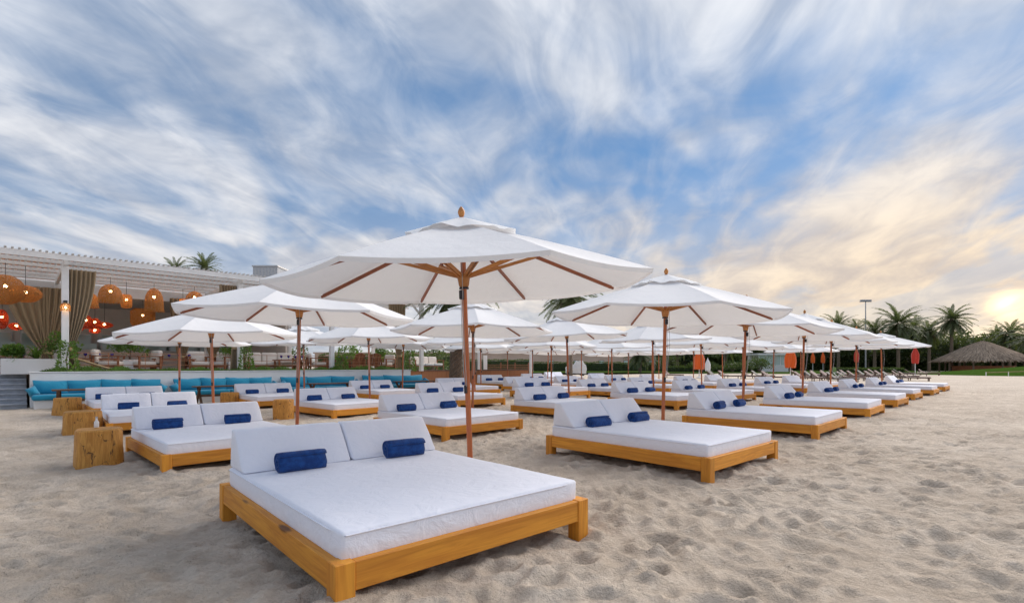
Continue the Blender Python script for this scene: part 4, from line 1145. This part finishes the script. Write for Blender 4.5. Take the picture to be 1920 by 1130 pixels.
def beige_building():
    Y = 128; x0, x1 = at(590, Y).x, at(1290, Y).x
    e = empty('beige_building', ((x0+x1)/2, Y, 0)); tag(e, 'long low beige building behind the hedge', 'building'); w = x1-x0
    MB().box(-w/2, w/2, 0, 9, -.2, 4.3, .03, 1).build('wall', BEIGE, e)
    MB().box(-w/2-.3, w/2+.3, -.4, 9.4, 4.304, 4.65, .03, 1).build('parapet', BEIGE, e)
    for k in range(15):
        x = -w/2+3+k*(w-6)/14; f = MB().box(x-.7, x+.7, -.06, -.003, 1.0, 2.6).build('window', DARKW, e); MB().box(x-.6, x+.6, -.09, -.063, 1.1, 2.5).build('pane', GLASS, f)
beige_building()
def kiosk():
    Y = 90; c = at(1450, Y); e = empty('white_kiosk', c); tag(e, 'white kiosk with blue tinted windows behind the loungers', 'kiosk')
    MB().box(-2.7, 2.7, 0, 4, -.1, 1.35, .03, 1).build('counter_wall', WHITEW, e); MB().box(-3.0, 3.0, -.5, 4.4, 3.1, 3.4, .03, 1).build('roof', WHITEP, e)
    MB().box(-2.7, 2.7, 3.0, 3.9, 1.352, 3.098).build('back_wall', WHITEW, e)
    for k in range(5):
        x = -2.6+1.3*k; MB().box(x-.06, x+.06, .05, .17, 1.352, 3.098).build('post', WHITEP, e)
        if k < 4: MB().box(x+.08, x+1.22, .09, .12, 1.36, 3.09).build('window_pane', GLASS, e)
kiosk()
def tower():
    for px, y, w, hh, Y, lab in ((497, 500, 3.4, 9, 70, 'grey flat roofed block just above the pergola edge'),):
        P = at(px, Y); zt = z_of(y, P); e = empty('grey_block', P); tag(e, lab, 'building')
        MB().box(-w/2, w/2, 0, 4, 0, zt, .02, 1).build('wall', GREYSTEP, e); MB().box(-w/2-.1, w/2+.1, -.1, 4.1, zt+.002, zt+.2).build('parapet', STEEL, e)
        for k in range(7): MB().box(-w/2+.25+.45*k, -w/2+.5+.45*k, -.03, -.003, zt-1.2, zt-.1).build('vent', STEEL, e)
tower()
def floodlight():
    P = at(1623, 106); zt = z_of(566, P); e = empty('floodlight_mast', P); tag(e, 'tall floodlight mast rising above the palms', 'light mast')
    MB().tube([(0, 0, -.1), (0, 0, zt)], [.17, .10], 10).build('mast', STEEL, e, 40)
    MB().box(-1.15, 1.15, -.25, .25, zt+.02, zt+.16, .02, 1).build('head_frame', STEEL, e)
    for k in range(4): MB().box(-1.1+.56*k, -.62+.56*k, -.35, .2, zt+.17, zt+.45, .03, 1, None).build('lamp_head', GREYSTEP, e)
floodlight()

# thatched hut
def hut():
    P = at(1842, 92); e = empty('thatched_hut', P); tag(e, 'round thatched beach hut with shaggy conical roof', 'hut')
    mb = MB(); n = 72; prof = [(.15, 5.75), (1.2, 5.35), (3.0, 4.45), (4.9, 3.35), (6.6, 2.45), (7.2, 2.1)]; rings = []; rr = random.Random(3)
    for j, (r, z) in enumerate(prof):
        rings.append([mb.b.verts.new(((r+rr.uniform(-.1, .1)*j*.3)*math.cos(2*math.pi*i/n), (r+rr.uniform(-.1, .1)*j*.3)*math.sin(2*math.pi*i/n), z+rr.uniform(-.05, .05)*j*.5)) for i in range(n)])
    for a, b in zip(rings, rings[1:]):
        for i in range(n): mb.b.faces.new((a[i], a[(i+1) % n], b[(i+1) % n], b[i]))
    rf = mb.build('roof', THATCH, e, 180)
    V = []; Fc = []
    for i in range(5200):
        th = rr.uniform(0, 6.28); q = rr.random()**.6; r = .5+6.8*q; z = 5.65-3.55*(q**.92)+.08; le = rr.uniform(.4, .9); d = Vector((math.cos(th), math.sin(th), 0)); sd = Vector((-d.y, d.x, 0))*.05
        p = d*r+Vector((0, 0, z)); t2 = p+d*le*.85+Vector((0, 0, -le*.55)); k = len(V); V += [p-sd, p+sd, t2+sd*.6, t2-sd*.6]; Fc.append((k, k+1, k+2, k+3))
    put('thatch_fringe', raw_mesh('thatch_fringe', V, Fc, THATCH), rf)
    for k in range(10):
        th = 2*math.pi*k/10; MB().tube([(6.0*math.cos(th), 6.0*math.sin(th), -.1), (6.0*math.cos(th), 6.0*math.sin(th), 2.7)], .13, 8).build('post', BARK, e, 40)
    MB().lathe([(4.2, 0), (4.2, 1.1), (4.4, 1.12), (4.4, 1.2)], 40).build('bar', TEAK, e, 30)
hut()
def rope_rail():
    e = empty('rope_fence', (0, 0, 0)); tag(e, 'low pale rope fence on the green bank by the thatched hut', 'fence')
    pts = []
    for k in range(9):
        x = 55+2.6*k; y = 58.5; z = -.2+1.55*math.sin(math.pi*2.5/22)**.8*min(1, (x-51)/44*2)
        MB().tube([(x, y, z-.2), (x, y, z+.55)], .04, 6).build('post', WHITEP, e, 40); pts.append((x, y, z+.5))
    MB().tube(pts, .04, 6).build('rope', ROPE, e, 180)
rope_rail()

# closed beach umbrellas
def closed_umbrella(px, Y, ytop, ybot, mat, label, w=.42):
    P = at(px, Y); z1, z0 = z_of(ytop, P), z_of(ybot, P); e = empty('closed_umbrella', (P.x, P.y, 0)); tag(e, label, 'umbrella', 'closed beach umbrellas in the background')
    mb = MB(); n = 24; rings = []
    for j in range(9):
        q = j/8; row = []
        for i in range(n):
            th = 2*math.pi*i/n; base = w*(.10+.72*min(1, q*2.2)*(1-.28*max(0, q-.75)*4*.6)); fold = 1+.28*math.cos(th*6+q)
            row.append(mb.b.verts.new((base*fold*math.cos(th), base*fold*math.sin(th), z1+(z0-z1)*q+.05*math.cos(th*6)*q)))
        rings.append(row)
    for a, b in zip(rings, rings[1:]):
        for i in range(n): mb.b.faces.new((a[i], a[(i+1) % n], b[(i+1) % n], b[i]))
    mb.build('folded_canopy', mat, e, 180)
    MB().tube([(0, 0, -.2), (0, 0, z1+.12)], .035, 8).build('pole', WHITEP, e, 40)
    MB().lathe([(.30, 0), (.30, .06), (.06, .10), (.06, .3)], 14).build('base', WHITEW, e, 40)
closed_umbrella(1311, 50, 655, 692, ORANGE, 'folded bright orange umbrella left of the kiosk', .55)
closed_umbrella(1482, 46, 650, 689, ORANGE, 'folded bright orange umbrella right of the kiosk', .52)
closed_umbrella(1716, 58, 650, 681, REDC, 'folded red umbrella near the end of the front row', .40)
closed_umbrella(1606, 70, 654, 678, REDC, 'folded red umbrella behind the front row poles', .34)
closed_umbrella(1327, 62, 672, 695, WHITEW, 'folded white umbrella right of the orange one', .34)
closed_umbrella(1524, 84, 660, 680, ORANGE, 'distant folded orange umbrella, left of a pair', .34)
closed_umbrella(1543, 86, 660, 680, ORANGE, 'distant folded orange umbrella, right of a pair', .34)

# background sun loungers
def make_lounger():
    e = empty('sun_lounger')
    MB().box(-.33, .33, -1.0, .42, .28, .33, .01, 1).build('seat', STRIPE, e)
    M = Matrix.Translation((0, .42, .30)) @ Matrix.Rotation(R(38), 4, 'X')
    MB().box(-.33, .33, 0, .72, -.025, .025, .01, 1, M).build('backrest', STRIPE, e)
    for s in (-1, 1):
        MB().box(s*.35-.025, s*.35+.025, -1.02, .95, .22, .275, .004, 1).build('side_rail', DARKW, e)
        for y in (-.9, .8): MB().box(s*.35-.022, s*.35+.022, y-.03, y+.03, -.05, .218, .003, 1).build('leg', DARKW, e)
    MB().bar((0, .95, .25), (0, .90, .62), .5, .03).build('prop', DARKW, e)
    return e
lp = make_lounger(); lfirst = True
LNG = []
for px, Y in ((1262, 52), (1345, 50), (1368, 47), (1412, 46), (1430, 48), (1452, 42)): LNG.append((px, Y, 'left of the right orange umbrella'))
for k in range(6): LNG.append((1505+18*k, 49+(k % 2)*3, 'rear line behind middle of front row'))
for k in range(6): LNG.append((1515+16*k, 40-.8*k+(k % 2)*5, 'cluster behind middle of front row'))
for k in range(7): LNG.append((1612+17*k, 46-1.0*k+(k % 2)*5, 'cluster at far end of front row'))
for k in range(6): LNG.append((1622+24*k, 57+(k % 2)*3, 'rear line at far end of front row'))
cnt = {}
for i, (px, Y, grp) in enumerate(LNG):
    o = lp if lfirst else copy_tree(lp); lfirst = False
    c = cnt.get(grp, 0); cnt[grp] = c+1
    x = (px-960)/F*Y; o.location = (x, Y, gz(x, Y)); o.rotation_euler = (0, 0, T0-R(90)+random.uniform(-.12, .12))
    tag(o, 'brown striped sun lounger, %s from left, %s' % (ORD[c], grp), 'sun lounger', 'striped sun loungers behind the daybeds')
    if i % 3 == 1:
        for ch in o.children:
            if ch.name.startswith(('seat', 'backrest')):
                ch.data = ch.data.copy(); ch.data.materials[0] = GREYSLING
def lifeguard_chair():
    P = at(1574, 41); e = empty('folding_chair', (P.x, P.y, gz(P.x, P.y)), .6); tag(e, 'white folding beach chair with green sling among the loungers', 'chair')
    MB().box(-.3, .3, -.28, .28, .42, .46, .01, 1).build('seat', LEAFB, e); MB().box(-.3, .3, .27, .31, .46, 1.12, .01, 1, Matrix.Rotation(-.1, 4, 'X')).build('backrest', LEAFB, e)
    for s in (-1, 1): MB().bar((s*.33, -.35, 0), (s*.33, .30, .62), .04, .04).build('leg', WHITEP, e); MB().bar((s*.29, .35, 0), (s*.29, -.28, .62), .04, .04).build('leg', WHITEP, e)
    for s in (-1, 1): MB().box(s*.33-.03, s*.33+.03, -.32, .36, .64, .67, .004, 1).build('armrest', WHITEP, e)
lifeguard_chair()
def covered_cart():
    P = at(1080, 62); e = empty('covered_cart', (P.x, P.y, 0)); tag(e, 'parked cart under a loose white cover beside the palm trunk', 'cart')
    mb = MB(); bmesh.ops.create_cube(mb.b, size=2.0); bmesh.ops.subdivide_edges(mb.b, edges=mb.b.edges[:], cuts=9, use_grid_fill=True)
    for v in mb.b.verts:
        x, y, z = v.co; k = 1-.22*max(0, z); v.co = (x*1.2*k*(1-.15*(z > .5)), y*.8*k, .95+z*.68+(.15 if x > -.2 else -.25)*max(0, z)); v.co += mnoise.noise_vector(v.co*2.2)*.12
    mb.build('cover', WHITEW, e, 40)
    for sx in (-1, 1):
        for sy in (-1, 1): MB().tube([(sx*.75, sy*.6-.08, .24), (sx*.75, sy*.6+.08, .24)], .26, 14).build('wheel', BRASS, e, 40)
covered_cart()
